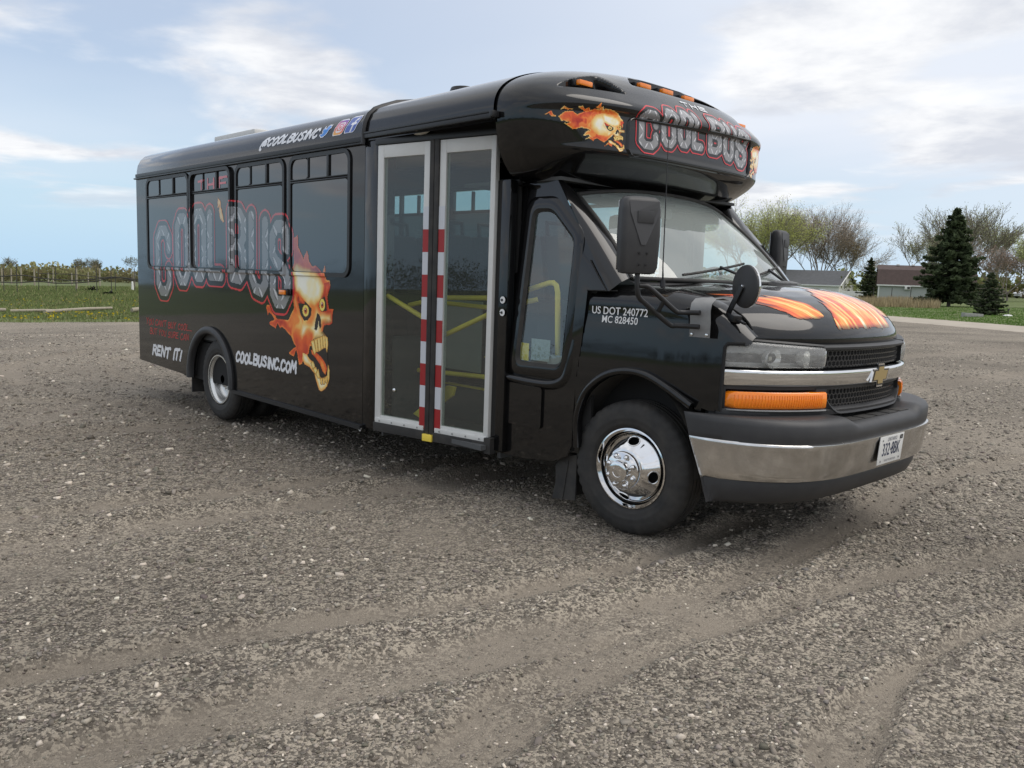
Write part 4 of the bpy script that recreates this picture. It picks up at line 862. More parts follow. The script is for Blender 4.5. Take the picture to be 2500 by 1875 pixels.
for y0, y1 in ((-.55, .12), (.05, .72)):
    o = empty('wiper', (0, 0, 0)); o.parent = bus
    pts = [tuple(ws(y/.865, .035+.02*k)+np.array([.022, 0, .016])) for k, y in enumerate(np.linspace(y0, y1, 9))]
    part(MB().tube(pts, .008, 6), 'wiper_blade', 'rubber', o); pv = ws(y1/.865, 0)+np.array([.035, 0, -.005])
    part(MB().tube([tuple(pv), tuple(pv+np.array([-.02, -.05, .030])), tuple(np.array(pts[4])+np.array([.012, 0, .012]))], .009, 6), 'wiper_arm', 'trim', o)
mb = MB(); mb.tube([(.045, -.80, 1.33), (.045, -.80, 1.405)], [.020, .013], 10); ab = part(mb, 'aerial', 'trim'); part(MB().tube([(.045, -.80, 1.40), (.040, -.80, 1.47), (.030, -.80, 2.14)], [.006, .0035, .0022], 6), 'aerial_rod', 'trim', ab)

# ------------------------------------------------------------------ nose: lamps, grille, bar, emblem, bumper
def strip(name, ys, prof, m, parent=bus, smooth=50, plan=xf, end=None):
    """prof: (forward offset, z) or a function of y giving that list"""
    V = []; n = None
    for y in ys:
        p = prof(y) if callable(prof) else prof; n = len(p); V += [(max(float(plan(y))+o, end(z)) if end else float(plan(y))+o, y, z) for o, z in p]
    return part(MB().add(V, [tuple(f) for f in grid_faces(len(ys), n)]+[tuple(range(n)), tuple(range((len(ys)-1)*n, len(ys)*n))]), name, m, parent, smooth)
YA = np.linspace(-.925, .925, 61)
strip('nose_panel', YA, [(-.02, 1.10), (-.075, 1.08), (-.085, .90), (-.075, .74)], 'dark')
strip('grille_bezel', np.linspace(-.50, .50, 31), [(-.05, 1.105), (-.008, 1.102), (.006, 1.093), (.004, 1.082), (-.03, 1.076), (-.06, 1.074)], 'plastic')
strip('grille_bezel', np.linspace(-.925, .925, 61), [(-.05, .905), (-.010, .900), (-.012, .876), (-.04, .872)], 'plastic')
strip('grille_bezel', np.linspace(-.928, .928, 61), [(-.05, .786), (-.012, .780), (.0, .770), (-.004, .745), (-.05, .735)], 'plastic')
for s in (-1, 1):
    strip('grille_bezel', np.linspace(s*.445, s*.515, 6), [(-.05, .885), (-.006, .882), (-.004, .80), (-.03, .77)], 'plastic'); strip('grille_bezel', np.linspace(s*.485, s*.515, 5), [(-.04, 1.10), (-.006, 1.09), (-.006, .985), (-.04, .97)], 'plastic')
    strip('grille_bezel', np.linspace(s*.905, s*.930, 6), [(-.05, .89), (-.008, .885), (-.008, .77), (-.04, .75)], 'plastic')
# chrome bar with rolled edges
strip('chrome_bar', np.linspace(-.930, .930, 81), [(-.03, .974), (.006, .977), (.017, .972), (.020, .962), (.017, .935), (.014, .908), (.006, .897), (-.03, .896)], 'chrome')
# honeycomb grilles: wire hexagons following the nose
def honeycomb(name, y0, y1, z0, z1, lim=None):
    bk = strip(name, np.linspace(y0, y1, 25), [(-.050, z0), (-.050, z1)], 'dark'); mb = MB(); a = .0175; hx = a*1.732; row = 0; z = z0
    seen = set()
    while z < z1+a:
        y = y0+(hx/2 if row % 2 else 0)
        while y < y1+hx:
            for k in (0, 1, 2):
                a0 = pi/6+k*pi/3; a1 = a0+pi/3; p = (y+a*math.cos(a0), z+a*math.sin(a0)); q = (y+a*math.cos(a1), z+a*math.sin(a1)); c = ((p[0]+q[0])/2, (p[1]+q[1])/2)
                if y0 < c[0] < y1 and z0 < c[1] < z1 and (lim is None or lim(*c)):
                    P0 = Vector((float(xf(p[0]))-.030, *p)); P1 = Vector((float(xf(q[0]))-.030, *q)); mb.tube([P0, P1], .0042, 3, False)
            y += hx
        z += a*1.5; row += 1
    tag(part(mb, 'grille_mesh', 'mesh', bk, None), kind='stuff'); return bk
honeycomb('upper_grille', -.485, .485, .980, 1.078); honeycomb('lower_grille', -.450, .450, .755, .878, lambda y, z: z > .745+.10*max(0, (abs(y)-.33)/.12)**2)
strip('grille_lip', np.linspace(-.46, .46, 31), lambda y: [(-.04, .765+.085*max(0, (abs(y)-.33)/.13)**2), (.0, .758+.085*max(0, (abs(y)-.33)/.13)**2), (.004, .748+.085*max(0, (abs(y)-.33)/.13)**2), (-.03, .742)], 'plastic')
# emblem
bow = [(-.118, -.030), (-.092, .030), (-.040, .030), (-.036, .056), (.044, .056), (.048, .030), (.118, .030), (.092, -.030), (.040, -.030), (.036, -.056), (-.044, -.056), (-.048, -.030)]
eb = empty('emblem', (.913, 0, .936)); eb.parent = bus; eb.scale = (.5, .92, 1.12)
part(MB().prism([(y*1.0, z*1.0) for y, z in bow], .005, .026, 'yz'), 'emblem_rim', 'chrome', eb, 30); part(MB().prism([(y*.90, z*.86) for y, z in bow], .024, .0285, 'yz'), 'emblem_border', 'trim', eb, 30); part(MB().prism([(y*.80, z*.72) for y, z in bow], .026, .032, 'yz'), 'emblem_face', 'gold', eb, 30)
# headlamps and side lamps
for s in (-1, 1):
    o = empty('headlamp', (0, 0, 0)); o.parent = bus
    yo, yi = .928, .492; ys = np.linspace(s*yo, s*yi, 25)
    tz = lambda y: 1.094+.030*((abs(y)-yi)/(yo-yi))-.075*max(0, (abs(y)-.88)/.048)**2*.8
    bzz = lambda y: .984-.0*y
    strip('lamp_housing', ys, lambda y: [(-.03, tz(y)-.004), (-.075, 1.06), (-.085, 1.02), (-.075, .998), (-.03, .988)], 'lamp_house', o)
    strip('lens', ys, lambda y: [(-.035, tz(y)+.003), (.004, tz(y)-.004), (.014, tz(y)-.02), (.016, (tz(y)+.985)/2), (.012, 1.0), (.002, .986), (-.03, .984)], 'clear', o, 80)
    strip('lamp_rim', ys, lambda y: [(-.05, tz(y)+.012), (-.004, tz(y)+.012), (.004, tz(y)+.003), (-.01, tz(y)-.004)], 'trim', o)
    for yc, r, w in ((.735, .050, 1.35), (.575, .044, .85)):
        x = float(xf(yc)); c = Matrix.Translation((x-.045, s*yc, 1.032)) @ Matrix.Rotation(pi/2-s*.45*0, 4, 'Y') @ Matrix.Diagonal((1, w, 1, 1))
        part(MB().lathe([(r, .028), (r*.97, .02), (r*.75, -.012), (r*.4, -.028), (0, -.032)], 28, c), 'reflector', 'reflector', o, 60)
        part(MB().lathe([(0, .012), (.011, .008), (.013, -.01), (.010, -.03)], 12, c), 'bulb', 'cream', o, 60)
    a = empty('indicator_lamp', (0, 0, 0)); a.parent = bus; ys = np.linspace(s*.902, s*.468, 25)
    k = lambda y: .016*max(0, (abs(y)-.88)/.022)**2
    strip('lens', ys, lambda y: [(-.04, .864-k(y)), (.006, .866-k(y)), (.014, .858-k(y)), (.017, .822), (.014, .788+k(y)), (.006, .781+k(y)), (-.04, .780)], 'amber', a, 50)
    strip('lamp_rim', ys, lambda y: [(-.03, .777), (.016, .777), (.018, .771), (-.03, .768)], 'grey_metal', a)
    for q in range(34):
        yq = s*(.50+.0118*q); part(MB().tube([(float(xf(yq))+.0155, yq, .792), (float(xf(yq))+.0175, yq, .822), (float(xf(yq))+.0155, yq, .852)], .0022, 4), 'lens_rib', 'amber', a)
# bumper
def xb(y): return .35+.655*np.sqrt(np.clip(1-(np.abs(y)/1.03)**4.2, 0, 1))
t = np.linspace(-1, 1, 101); YB = 1.028*np.sin(t*pi/2*.985)
YB = np.unique(np.r_[np.linspace(-.9, .9, 61), np.sign(t)*np.minimum(1.0295, .9+.13*np.abs(t)**.5)]); YB = YB[np.abs(YB) < 1.0299]
step = lambda y: .030*float(sstep(.46, .36, abs(y)))
BEND = lambda z: float(np.interp(z, [.28, .44, .62, .76], [.56, .505, .43, .384]))
strip('bumper_cover', YB, lambda y: [(-.20, .748-step(y)+.0), (-.075, .752-step(y)), (-.045, .750-step(y)), (-.014, .738-step(y)), (.0, .715-step(y)*.8), (.0, .66), (-.004, .632), (-.03, .626)], 'plastic', plan=xb, smooth=50, end=BEND)
strip('bumper_bar', YB, [(-.04, .634), (-.004, .634), (.008, .628), (.010, .618), (.004, .60), (-.004, .54), (-.014, .48), (-.026, .445), (-.05, .436)], 'bumper_chrome', plan=xb, smooth=50, end=BEND)
strip('bumper_valance', YB, [(-.06, .442), (-.052, .430), (-.060, .385), (-.085, .335), (-.13, .315), (-.22, .318)], 'plastic', plan=xb, smooth=50, end=BEND)
for k in range(5):
    y = -.30+.15*k; part(MB().box((float(xb(y))-.085, y, .7225), (.070, .125, .006), bev=.002), 'step_pad', 'rubber')
pl = empty('licence_plate', (1.006, 0, .548)); pl.parent = bus; pl.rotation_euler = (0, math.radians(4), 0)
part(MB().box((.008, 0, 0), (.004, .306, .153), bev=.0015), 'plate', 'sign_white', pl)
# mirrors
o = empty('door_mirror', (.245, -1.30, 1.61)); o.parent = bus; o.rotation_euler = (0, 0, math.radians(-26))
def mirror_head(o):
    prof = []; V = []
    for z, w, d in ((-.183, .070, .030), (-.178, .092, .044), (-.150, .100, .052), (0, .104, .058), (.12, .102, .056), (.165, .096, .050), (.180, .080, .036), (.184, .055, .02)):
        L = rrect(-w, w, -d, d*.5, .028, 6); V += [(y, x, z) for x, y in [(p[0], -p[1]) for p in L]]
    n = 24; F = [(a*n+i, a*n+(i+1) % n, (a+1)*n+(i+1) % n, (a+1)*n+i) for a in range(7) for i in range(n)]+[tuple(range(n)), tuple(range(7*n, 8*n))]
    part(MB().add(V, F), 'mirror_housing', 'plastic', o, 50)
    part(MB().box((-.030, 0, 0), (.004, .18, .33), bev=.001), 'mirror_glass', mat('mirror', (.85, .85, .85), .02, metal=1), o)
    # tapering raised facet and its blank plate on the front of the housing
    part(MB().add([(.0530, -.074, .160), (.0530, .084, .160), (.0600, .082, .10), (.0615, .018, -.045), (.0615, -.006, -.045), (.0600, -.066, .10)], [(0, 1, 2, 3, 4, 5)]), 'mirror_facet', M['grey_face'], o, None)
    part(MB().box((.061, .012, .085), (.004, .085, .056), bev=.002), 'mirror_plate', 'plastic', o)
    for y, z in ((-.012, -.085), (.028, -.085), (-.01, -.140), (.025, -.140)): part(MB().lathe([(.006, 0), (.005, .003), (0, .003)], 8, Matrix.Translation((.059, y, z)) @ Matrix.Rotation(pi/2, 4, 'Y')), 'screw', 'dark', o)
M['grey_face'] = mat('mirror_face', (.055, .055, .058), .5, bump=(900, .15, .0004)); mirror_head(o)
ar = empty('mirror_arm', (0, 0, 0)); ar.parent = bus
def arm(pts, r=.0125): part(MB().tube(spline(pts, 5), r, 10), 'arm_tube', 'trim', ar, 60)
arm([(.257, -1.30, 1.44), (.262, -1.30, 1.36), (.265, -1.285, 1.315), (.275, -1.24, 1.283), (.322, -1.11, 1.187), (.350, -1.085, 1.181), (.40, -1.06, 1.181), (.46, -1.05, 1.181)]); arm([(.264, -1.29, 1.372), (.285, -1.255, 1.370), (.305, -1.22, 1.345), (.352, -1.11, 1.257), (.372, -1.085, 1.248), (.40, -1.06, 1.248), (.46, -1.05, 1.250)]); arm([(.293, -1.17, 1.245), (.326, -1.17, 1.300)])
V = []
for x in np.linspace(.385, .50, 4):
    k = 0 if x < .45 else .0
    for y, z in ((-.99, 1.125), (-1.018, 1.128), (-1.020, 1.20), (-1.030, 1.262), (-1.022, 1.296), (-.990, 1.318), (-.93, 1.322), (-.87, 1.312)): V.append((x+.03*(z-1.2), y+.3*max(0, x-.42)**1.5, z))
part(MB().add(V, [tuple(f) for f in grid_faces(4, 8)]), 'arm_bracket', 'grey_metal', ar, 50)
for x, z in ((.40, 1.140), (.485, 1.142)): part(MB().lathe([(.008, 0), (.007, .004), (0, .005)], 10, Matrix.Translation((x, -1.021, z)) @ Matrix.Rotation(pi/2, 4, 'X')), 'bolt', 'chrome', ar)
o2 = empty('door_mirror', (-.44, 1.27, 1.62)); o2.parent = bus; o2.rotation_euler = (0, 0, math.radians(10)); mirror_head(o2)
part(MB().tube([(-.44, 1.25, 1.44), (-.44, 1.24, 1.38), (-.45, 1.15, 1.34), (-.46, .97, 1.32)], .0125, 10), 'arm_tube', 'trim', o2).matrix_parent_inverse = o2.matrix_basis.inverted()
cv = empty('convex_mirror', (.60, -.885, 1.385)); cv.parent = bus; cv.rotation_euler = (0, 0, math.radians(-24))
part(MB().lathe([(0, -.012), (.095, -.010), (.104, -.004), (.106, .006), (.102, .008), (.0, .006)], 40, Matrix.Rotation(-pi/2, 4, 'X')), 'mirror_back', 'plastic', cv, 40)
part(MB().lathe([(.106, .004), (.105, .014), (.090, .026), (.06, .036), (.03, .041), (0, .043)], 40, Matrix.Rotation(-pi/2, 4, 'X')), 'mirror_glass', mat('convex_mirror', (.85, .85, .84), .03, metal=1), cv, 60)
part(MB().box((-.052, -.020, -.070), (.034, .008, .175), Matrix.Rotation(.62, 3, 'Y'), .003).box((-.075, -.005, -.155), (.075, .05, .035), Matrix.Rotation(.2, 3, 'Y'), .006).tube([(-.05, -.01, -.165), (0, 0, -.178), (.02, .0, -.182)], .007, 6), 'mirror_bracket', 'trim', cv)
part(MB().lathe([(.010, .012), (.008, .020), (0, .022)], 10, Matrix.Translation((-.005, 0, 0)) @ Matrix.Rotation(pi/2, 4, 'X')), 'bolt', 'chrome', cv)
# ------------------------------------------------------------------ vinyl graphics: printed film laid over the panels, one fine sheet each
def to_lin(*c): return np.array([x/12.92 if x <= .04045 else ((x+.055)/1.055)**2.4 for x in (v/255 for v in c)])
class Ink:
    """paints colours on scattered points (x, y); later paint covers earlier paint"""
    def __init__(s, X, Y): s.x = X; s.y = Y; s.c = np.zeros((len(X), 3)); s.a = np.zeros(len(X), bool)
    def put(s, m, col):
        m = m & True; s.c[m] = col if np.ndim(col) == 1 else col[m]; s.a |= m
    def blend(s, w, col): w = np.clip(w, 0, 1)[:, None]; s.c = s.c*(1-w)+np.asarray(col)*w
def edge_d(x, y, P):
    """distance inside (+) or outside (-) a polygon"""
    d = seg_dist(x, y, [np.array(p, float) for p in list(P)+[P[0]]]); return np.where(inpoly(x, y, P), d, -d)
def ramp(t, stops):
    t = np.clip(t, 0, 1); p = [s_[0] for s_ in stops]; return np.stack([np.interp(t, p, [s_[1][k] for s_ in stops]) for k in range(3)], -1)
FIRE = [(0, to_lin(110, 16, 8)), (.2, to_lin(190, 42, 18)), (.42, to_lin(236, 96, 36)), (.62, to_lin(250, 150, 60)), (.82, to_lin(254, 214, 120)), (1, to_lin(255, 246, 214))]
BONE = [(0, to_lin(206, 78, 24)), (.35, to_lin(242, 146, 62)), (.62, to_lin(250, 206, 118)), (.88, to_lin(253, 240, 190)), (1, to_lin(254, 250, 232))]
def decal(name, place, u0, u1, v0, v1, cell, paint, parent=bus, pane=None):
    nu = max(3, int(round((u1-u0)/cell))); nv = max(3, int(round((v1-v0)/cell))); u = np.linspace(u0, u1, nu); v = np.linspace(v0, v1, nv); U, Vv = np.meshgrid(u, v, indexing='ij')
    uc = ((u[:-1]+u[1:])/2); vc = (v[:-1]+v[1:])/2; Uc, Vc = np.meshgrid(uc, vc, indexing='ij'); ink = Ink(Uc.ravel(), Vc.ravel()); paint(ink)
    keep = ink.a.reshape(nu-1, nv-1); P = place(U.ravel(), Vv.ravel()); F = grid_faces(nu, nv, keep)
    used = np.unique(F); idx = -np.ones(len(P), int); idx[used] = np.arange(len(used)); F = idx[F]
    me_cols = ink.c[ink.a]; o = mesh(name, P[used], F, [M['print'], M['print_pane']], parent, 180)
    if pane is not None: o.data.polygons.foreach_set('material_index', pane(ink)[ink.a].astype(np.int32))
    a = o.data.color_attributes.new('Col', 'FLOAT_COLOR', 'CORNER'); c = np.ones((len(F)*4, 4), np.float32); c[:, :3] = np.repeat(np.clip(me_cols, 0, 1), 4, 0); a.data.foreach_set('color', c.ravel()); return o
# --- stroke lettering
SF = {'A': [[(0, 0), (.42, 1), (.5, 1), (.8, 0)], [(.15, .35), (.7, .35)]], 'B': [[(.05, 0), (.05, 1), (.5, 1), (.68, .82), (.62, .6), (.3, .52), (.68, .45), (.75, .22), (.55, .02), (.05, 0)]], 'C': [[(.68, .80), (.55, .98), (.3, .95), (.08, .65), (.05, .3), (.2, .04), (.45, .02), (.68, .2)]],
 'E': [[(.65, 1), (.08, .96), (.05, 0), (.65, .02)], [(.06, .5), (.52, .54)]], 'I': [[(.15, 0), (.2, 1)]], 'L': [[(.1, 1), (.05, .02), (.6, .06)]], 'M': [[(.0, 0), (.15, 1), (.45, .35), (.75, 1), (.85, 0)]], 'N': [[(.02, 0), (.08, 1), (.6, .02), (.72, 1)]],
 'O': [[(.38, 1), (.1, .75), (.05, .3), (.25, .0), (.5, .05), (.7, .4), (.65, .8), (.38, 1)]], 'R': [[(.05, 0), (.1, 1), (.5, 1), (.68, .8), (.55, .58), (.1, .48)], [(.35, .5), (.75, 0)]], 'S': [[(.65, .85), (.45, 1), (.15, .88), (.12, .65), (.5, .48), (.62, .22), (.4, .0), (.02, .12)]],
 'T': [[(-.02, .93), (.75, 1)], [(.38, .96), (.32, 0)]], 'U': [[(.08, 1), (.05, .25), (.25, .0), (.5, .08), (.62, .4), (.66, 1)]], 'Y': [[(0, 1), (.3, .5)], [(.68, 1), (.3, .5), (.2, 0)]], '.': [[(.08, .03), (.12, .05)]], '!': [[(.25, 1), (.15, .32)], [(.1, .04), (.13, .05)]], "'": [[(.12, 1), (.08, .75)]], 'H': [[(.05, 0), (.05, 1)], [(.65, 0), (.65, 1)], [(.05, .5), (.65, .5)]],
 '@': [[(.95, .75), (.8, 1.1), (.45, 1.05), (.12, .6), (.05, .0), (.2, -.35), (.45, -.35)], [(.72, .62), (.5, .72), (.32, .45), (.38, .15), (.6, .2), (.72, .62), (.75, .15), (.9, .3)]], ' ': []}
ADV = {'I': .36, '.': .28, '!': .42, "'": .26, ' ': .5, 'M': 1.02, 'A': .92, '@': 1.12}
def lettering(text, u0, u1, v, h, slant=.0, jit=.04, seed=1):
    """polylines of a line of brush letters fitted between u0 and u1"""
    r = random.Random(seed); pen = 0; out = []
    for ch in text:
        dy = r.uniform(-jit, jit); k = 1+r.uniform(-jit, jit)
        for pl in SF[ch]: out.append([(pen+x+slant*y*k, y*k+dy) for x, y in pl])
        pen += ADV.get(ch, .86)
    xs_ = [p[0] for q in out for p in q]; a, b = min(xs_), max(xs_)
    return [[np.array((u0+(x-a)/(b-a)*(u1-u0), v+y*h)) for x, y in q] for q in out]
def stroke_d(x, y, lines): 
    d = np.full(len(x), 1e9)
    for L_ in lines:
        A = np.array(L_); m = (x > A[:, 0].min()-.15) & (x < A[:, 0].max()+.15)
        if m.any(): d[m] = np.minimum(d[m], seg_dist(x[m], y[m], L_))
    return d
def brush(ink, lines, r, col, rag=.2, seed=3):
    d = stroke_d(ink.x, ink.y, lines); ink.put(d < r*(1+rag*fbm(ink.x*40, ink.y*40, 2, seed)), np.asarray(col))
# --- where film lies on the kerb side: over panel, frame or pane
def side_place(x, z):
    y = np.full(len(x), -HW-.0014)
    for i, (a, b) in enumerate(WIN):
        o = (x > a) & (x < b) & (z > WZ0) & (z < WZ1); n_ = (x > a+.031) & (x < b-.031) & (z > WZ0+.031) & (z < WZ1-.031)
        y[o] = YF-.0014-(.012 if i == 1 else 0); y[n_] = YG-.0014
    return np.stack([x, y, z], -1)
def on_pane(ink):
    """window state of each point: on a pane, or on a rubber line that shows through"""
    p = np.zeros(len(ink.x), bool); gap = np.zeros(len(ink.x), bool); x, z = ink.x, ink.y
    for a, b in WIN:
        i = np.minimum(np.minimum(x-a, b-x), np.minimum(z-WZ0, WZ1-z)); n_ = i > .031; p |= n_; gap |= (i > .025) & (i < .035)
        gap |= (i > 0) & (np.abs(z-(WTR+.015)) < .016); w = b-a-.062; gap |= (i > 0) & (z > WTR) & ((np.abs(x-(a+.031+.318*w)) < .008) | (np.abs(x-(a+.031+.672*w)) < .018))
    return p, gap
# --- block letters of chequer plate
BL = {'C': [[(1, .70), (1, .86), (.72, 1), (.28, 1), (0, .86), (0, .14), (.28, 0), (.72, 0), (1, .14), (1, .34)]], 'O': [[(.28, 0), (.72, 0), (1, .14), (1, .86), (.72, 1), (.28, 1), (0, .86), (0, .14), (.28, 0)]], 'L': [[(0, 1), (0, 0), (1, 0)]],
 'B': [[(0, 0), (0, 1), (.65, 1), (1, .88), (1, .64), (.72, .52), (1, .40), (1, .12), (.65, 0), (0, 0)], [(0, .52), (.72, .52)]], 'U': [[(0, 1), (0, .14), (.28, 0), (.72, 0), (1, .14), (1, 1)]], 'S': [[(1, .72), (1, .87), (.72, 1), (.28, 1), (0, .87), (0, .64), (.28, .53), (.72, .46), (1, .34), (1, .13), (.72, 0), (.28, 0), (0, .13), (0, .30)]]}
def block(ink, boxes, t, k1, k2, pitch, dim=None, gap=None):
    D = np.full(len(ink.x), 1e9); x, z = ink.x, ink.y
    for ch, x0, x1, z0, z1, sk in boxes:
        L_ = [[np.array((x0+t+(x1-x0-2*t)*a, z0+t+(z1-z0-2*t)*b+sk*(a-.5))) for a, b in q] for q in BL[ch]]; D = np.minimum(D, stroke_d(x, z, L_))
    red = to_lin(214, 50, 58); blk = np.array((.005, .005, .006)); ink.put(D < k2, blk); ink.put((D < k2) & (D > k1), red)
    g = .27+.05*fbm(x/pitch*.5, z/pitch*.5, 3, 60); col = np.stack([g, g*1.0, g*1.03], -1)
    # raised lozenges, alternately leaning, each with a lit and a shaded flank
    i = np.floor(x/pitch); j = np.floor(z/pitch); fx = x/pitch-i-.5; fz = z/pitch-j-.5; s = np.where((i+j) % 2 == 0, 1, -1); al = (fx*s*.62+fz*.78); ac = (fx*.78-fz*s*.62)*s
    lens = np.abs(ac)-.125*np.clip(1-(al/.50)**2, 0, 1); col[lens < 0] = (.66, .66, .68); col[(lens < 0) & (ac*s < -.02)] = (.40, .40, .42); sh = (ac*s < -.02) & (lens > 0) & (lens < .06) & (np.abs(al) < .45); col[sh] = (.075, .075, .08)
    ink.put(D < t, col); return D
def paint_main(ink):
    x, z = ink.x, ink.y; pane, gap = on_pane(ink)
    B = [('C', -5.89, -5.515, 1.083, 1.775, 0), ('O', -5.405, -5.075, 1.200, 1.878, 0), ('O', -5.035, -4.715, 1.246, 1.915, 0), ('L', -4.685, -4.375, 1.262, 1.898, 0), ('B', -4.255, -3.935, 1.250, 1.898, -.02), ('U', -3.895, -3.560, 1.165, 1.835, -.05), ('S', -3.535, -3.205, 1.078, 1.772, 0)]
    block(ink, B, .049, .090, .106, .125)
    th = [[np.array(p) for p in q] for q in ([(-4.865, 2.150), (-4.745, 2.160)], [(-4.80, 2.155), (-4.805, 2.068)], [(-4.665, 2.162), (-4.67, 2.068)], [(-4.545, 2.162), (-4.545, 2.066)], [(-4.665, 2.115), (-4.545, 2.117)], [(-4.43, 2.162), (-4.43, 2.066)], [(-4.43, 2.162), (-4.29, 2.163)], [(-4.43, 2.115), (-4.31, 2.116)], [(-4.43, 2.066), (-4.285, 2.066)])]
    the_ = stroke_d(x, z, th) < .0105; ink.put(the_, to_lin(196, 52, 60)/.62)
    fl = edge_d(x+.012*fbm(x*22, z*22, 2, 70), z, [(-4.46, 1.995), (-4.42, 1.965), (-4.395, 1.90), (-4.36, 1.80), (-4.345, 1.785), (-4.37, 1.775), (-4.42, 1.81), (-4.445, 1.88), (-4.425, 1.93), (-4.465, 1.90), (-4.475, 1.95)]); ink.put(fl > 0, ramp(.62+fl*12, FIRE))
    ink.c[pane] = ink.c[pane]*.62+.004; ink.a &= ~gap
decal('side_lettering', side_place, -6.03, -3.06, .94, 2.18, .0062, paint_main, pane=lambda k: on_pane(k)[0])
SK = {
    'flame': [(-3.153,1.619),(-3.09,1.648),(-3.074,1.555),(-3.004,1.475),(-2.944,1.536),(-2.92,1.458),(-2.868,1.412),(-2.823,1.429),(-2.757,1.391),(-2.728,1.379),(-2.689,1.43),(-2.684,1.328),(-2.634,1.31),(-2.623,1.269),(-2.664,1.207),(-2.631,1.113),(-2.583,1.113),(-2.593,1.01),(-2.702,0.986),(-2.73,0.937),(-2.789,0.922),(-2.848,0.87),(-2.878,0.812),(-2.908,0.818),(-2.931,0.752),(-3.0,0.713),(-3.023,0.671),(-3.071,0.656),(-3.087,0.734),(-3.111,0.764),(-3.151,0.708),(-3.219,0.734),(-3.183,0.762),(-3.119,0.79),(-3.151,0.814),(-3.183,0.861),(-3.265,0.916),(-3.323,0.937),(-3.365,0.915),(-3.407,0.952),(-3.444,0.917),(-3.531,0.94),(-3.544,0.961),(-3.458,0.983),(-3.492,1.023),(-3.553,1.036),(-3.57,1.014),(-3.605,1.067),(-3.587,1.092),(-3.518,1.093),(-3.466,1.041),(-3.432,0.989),(-3.306,0.988),(-3.224,0.997),(-3.144,1.091),(-3.16,1.219),(-3.177,1.399),(-3.137,1.436),(-3.142,1.539)],
    'fore': [(-3.169,1.4),(-3.105,1.443),(-3.027,1.433),(-2.913,1.406),(-2.764,1.364),(-2.698,1.289),(-2.74,1.165),(-2.798,1.139),(-2.843,1.108),(-2.926,1.114),(-3.003,1.154),(-3.073,1.202),(-3.128,1.22),(-3.141,1.252)],
    'cheek': [(-3.128,1.204),(-3.065,1.063),(-3.017,0.993),(-2.879,1.01),(-2.842,1.083),(-2.82,1.123),(-2.761,1.087),(-2.688,1.087),(-2.6,1.088),(-2.596,1.023),(-2.702,0.994),(-2.73,0.937),(-2.672,0.907),(-2.7,0.881),(-2.863,0.853),(-2.879,0.899),(-2.955,0.91),(-3.024,0.856),(-3.064,0.894),(-3.041,0.96),(-3.096,1.061),(-3.144,1.139)],
    'sock1': [(-3.119,1.206),(-3.065,1.199),(-3.003,1.161),(-2.933,1.129),(-2.883,1.1),(-2.892,1.048),(-2.94,1.006),(-2.994,1.004),(-3.049,1.048),(-3.081,1.126)],
    'sock2': [(-2.783,1.121),(-2.762,1.156),(-2.704,1.205),(-2.675,1.16),(-2.665,1.096),(-2.732,1.085)],
    'browflame': [(-2.705,1.297),(-2.634,1.31),(-2.623,1.269),(-2.664,1.207),(-2.646,1.12),(-2.675,1.16),(-2.697,1.221)],
    'nose': [(-2.802,1.071),(-2.775,1.063),(-2.752,1.037),(-2.742,0.972),(-2.76,0.955),(-2.778,0.977),(-2.782,1.016),(-2.789,0.972),(-2.811,0.94),(-2.841,0.945),(-2.831,1.005)],
    'mouth': [(-2.885,0.776),(-2.795,0.786),(-2.7,0.819),(-2.659,0.815),(-2.652,0.738),(-2.64,0.677),(-2.683,0.602),(-2.741,0.58),(-2.779,0.608),(-2.846,0.664),(-2.938,0.735),(-2.908,0.77)],
    'tongue': [(-2.89,0.787),(-2.817,0.774),(-2.743,0.745),(-2.691,0.711),(-2.657,0.664),(-2.683,0.618),(-2.72,0.638),(-2.757,0.689),(-2.832,0.737),(-2.877,0.757)],
    'jaw': [(-3.013,0.753),(-2.954,0.746),(-2.908,0.714),(-2.877,0.701),(-2.839,0.673),(-2.786,0.623),(-2.741,0.58),(-2.675,0.603),(-2.647,0.63),(-2.637,0.693),(-2.623,0.655),(-2.632,0.592),(-2.656,0.535),(-2.682,0.512),(-2.733,0.485),(-2.77,0.49),(-2.808,0.549),(-2.838,0.609),(-2.907,0.65),(-2.984,0.666),(-3.019,0.703)],
    't1': [(-2.89,0.852),(-2.848,0.864),(-2.817,0.778),(-2.835,0.752),(-2.863,0.782)],
    't2': [(-2.841,0.869),(-2.803,0.877),(-2.788,0.78),(-2.814,0.78)],
    't3': [(-2.799,0.882),(-2.762,0.892),(-2.748,0.796),(-2.78,0.783)],
    't4': [(-2.759,0.894),(-2.727,0.903),(-2.717,0.81),(-2.743,0.8)],
    't5': [(-2.724,0.904),(-2.693,0.911),(-2.682,0.819),(-2.711,0.814)],
    't6': [(-2.691,0.909),(-2.654,0.896),(-2.648,0.847),(-2.662,0.785),(-2.678,0.821)],
    'b1': [(-2.889,0.684),(-2.862,0.704),(-2.839,0.681),(-2.831,0.65),(-2.861,0.639)],
    'b2': [(-2.854,0.647),(-2.816,0.659),(-2.794,0.634),(-2.816,0.604),(-2.838,0.613)],
    'b3': [(-2.816,0.608),(-2.783,0.651),(-2.759,0.586),(-2.786,0.579)],
    'b4': [(-2.756,0.578),(-2.729,0.588),(-2.726,0.534),(-2.747,0.54)],
    'b5': [(-2.719,0.583),(-2.694,0.597),(-2.689,0.547),(-2.711,0.54)],
    'b6': [(-2.686,0.594),(-2.662,0.612),(-2.656,0.558),(-2.679,0.556)],
    'b7': [(-2.657,0.605),(-2.646,0.694),(-2.625,0.655),(-2.628,0.593),(-2.646,0.552)],
}
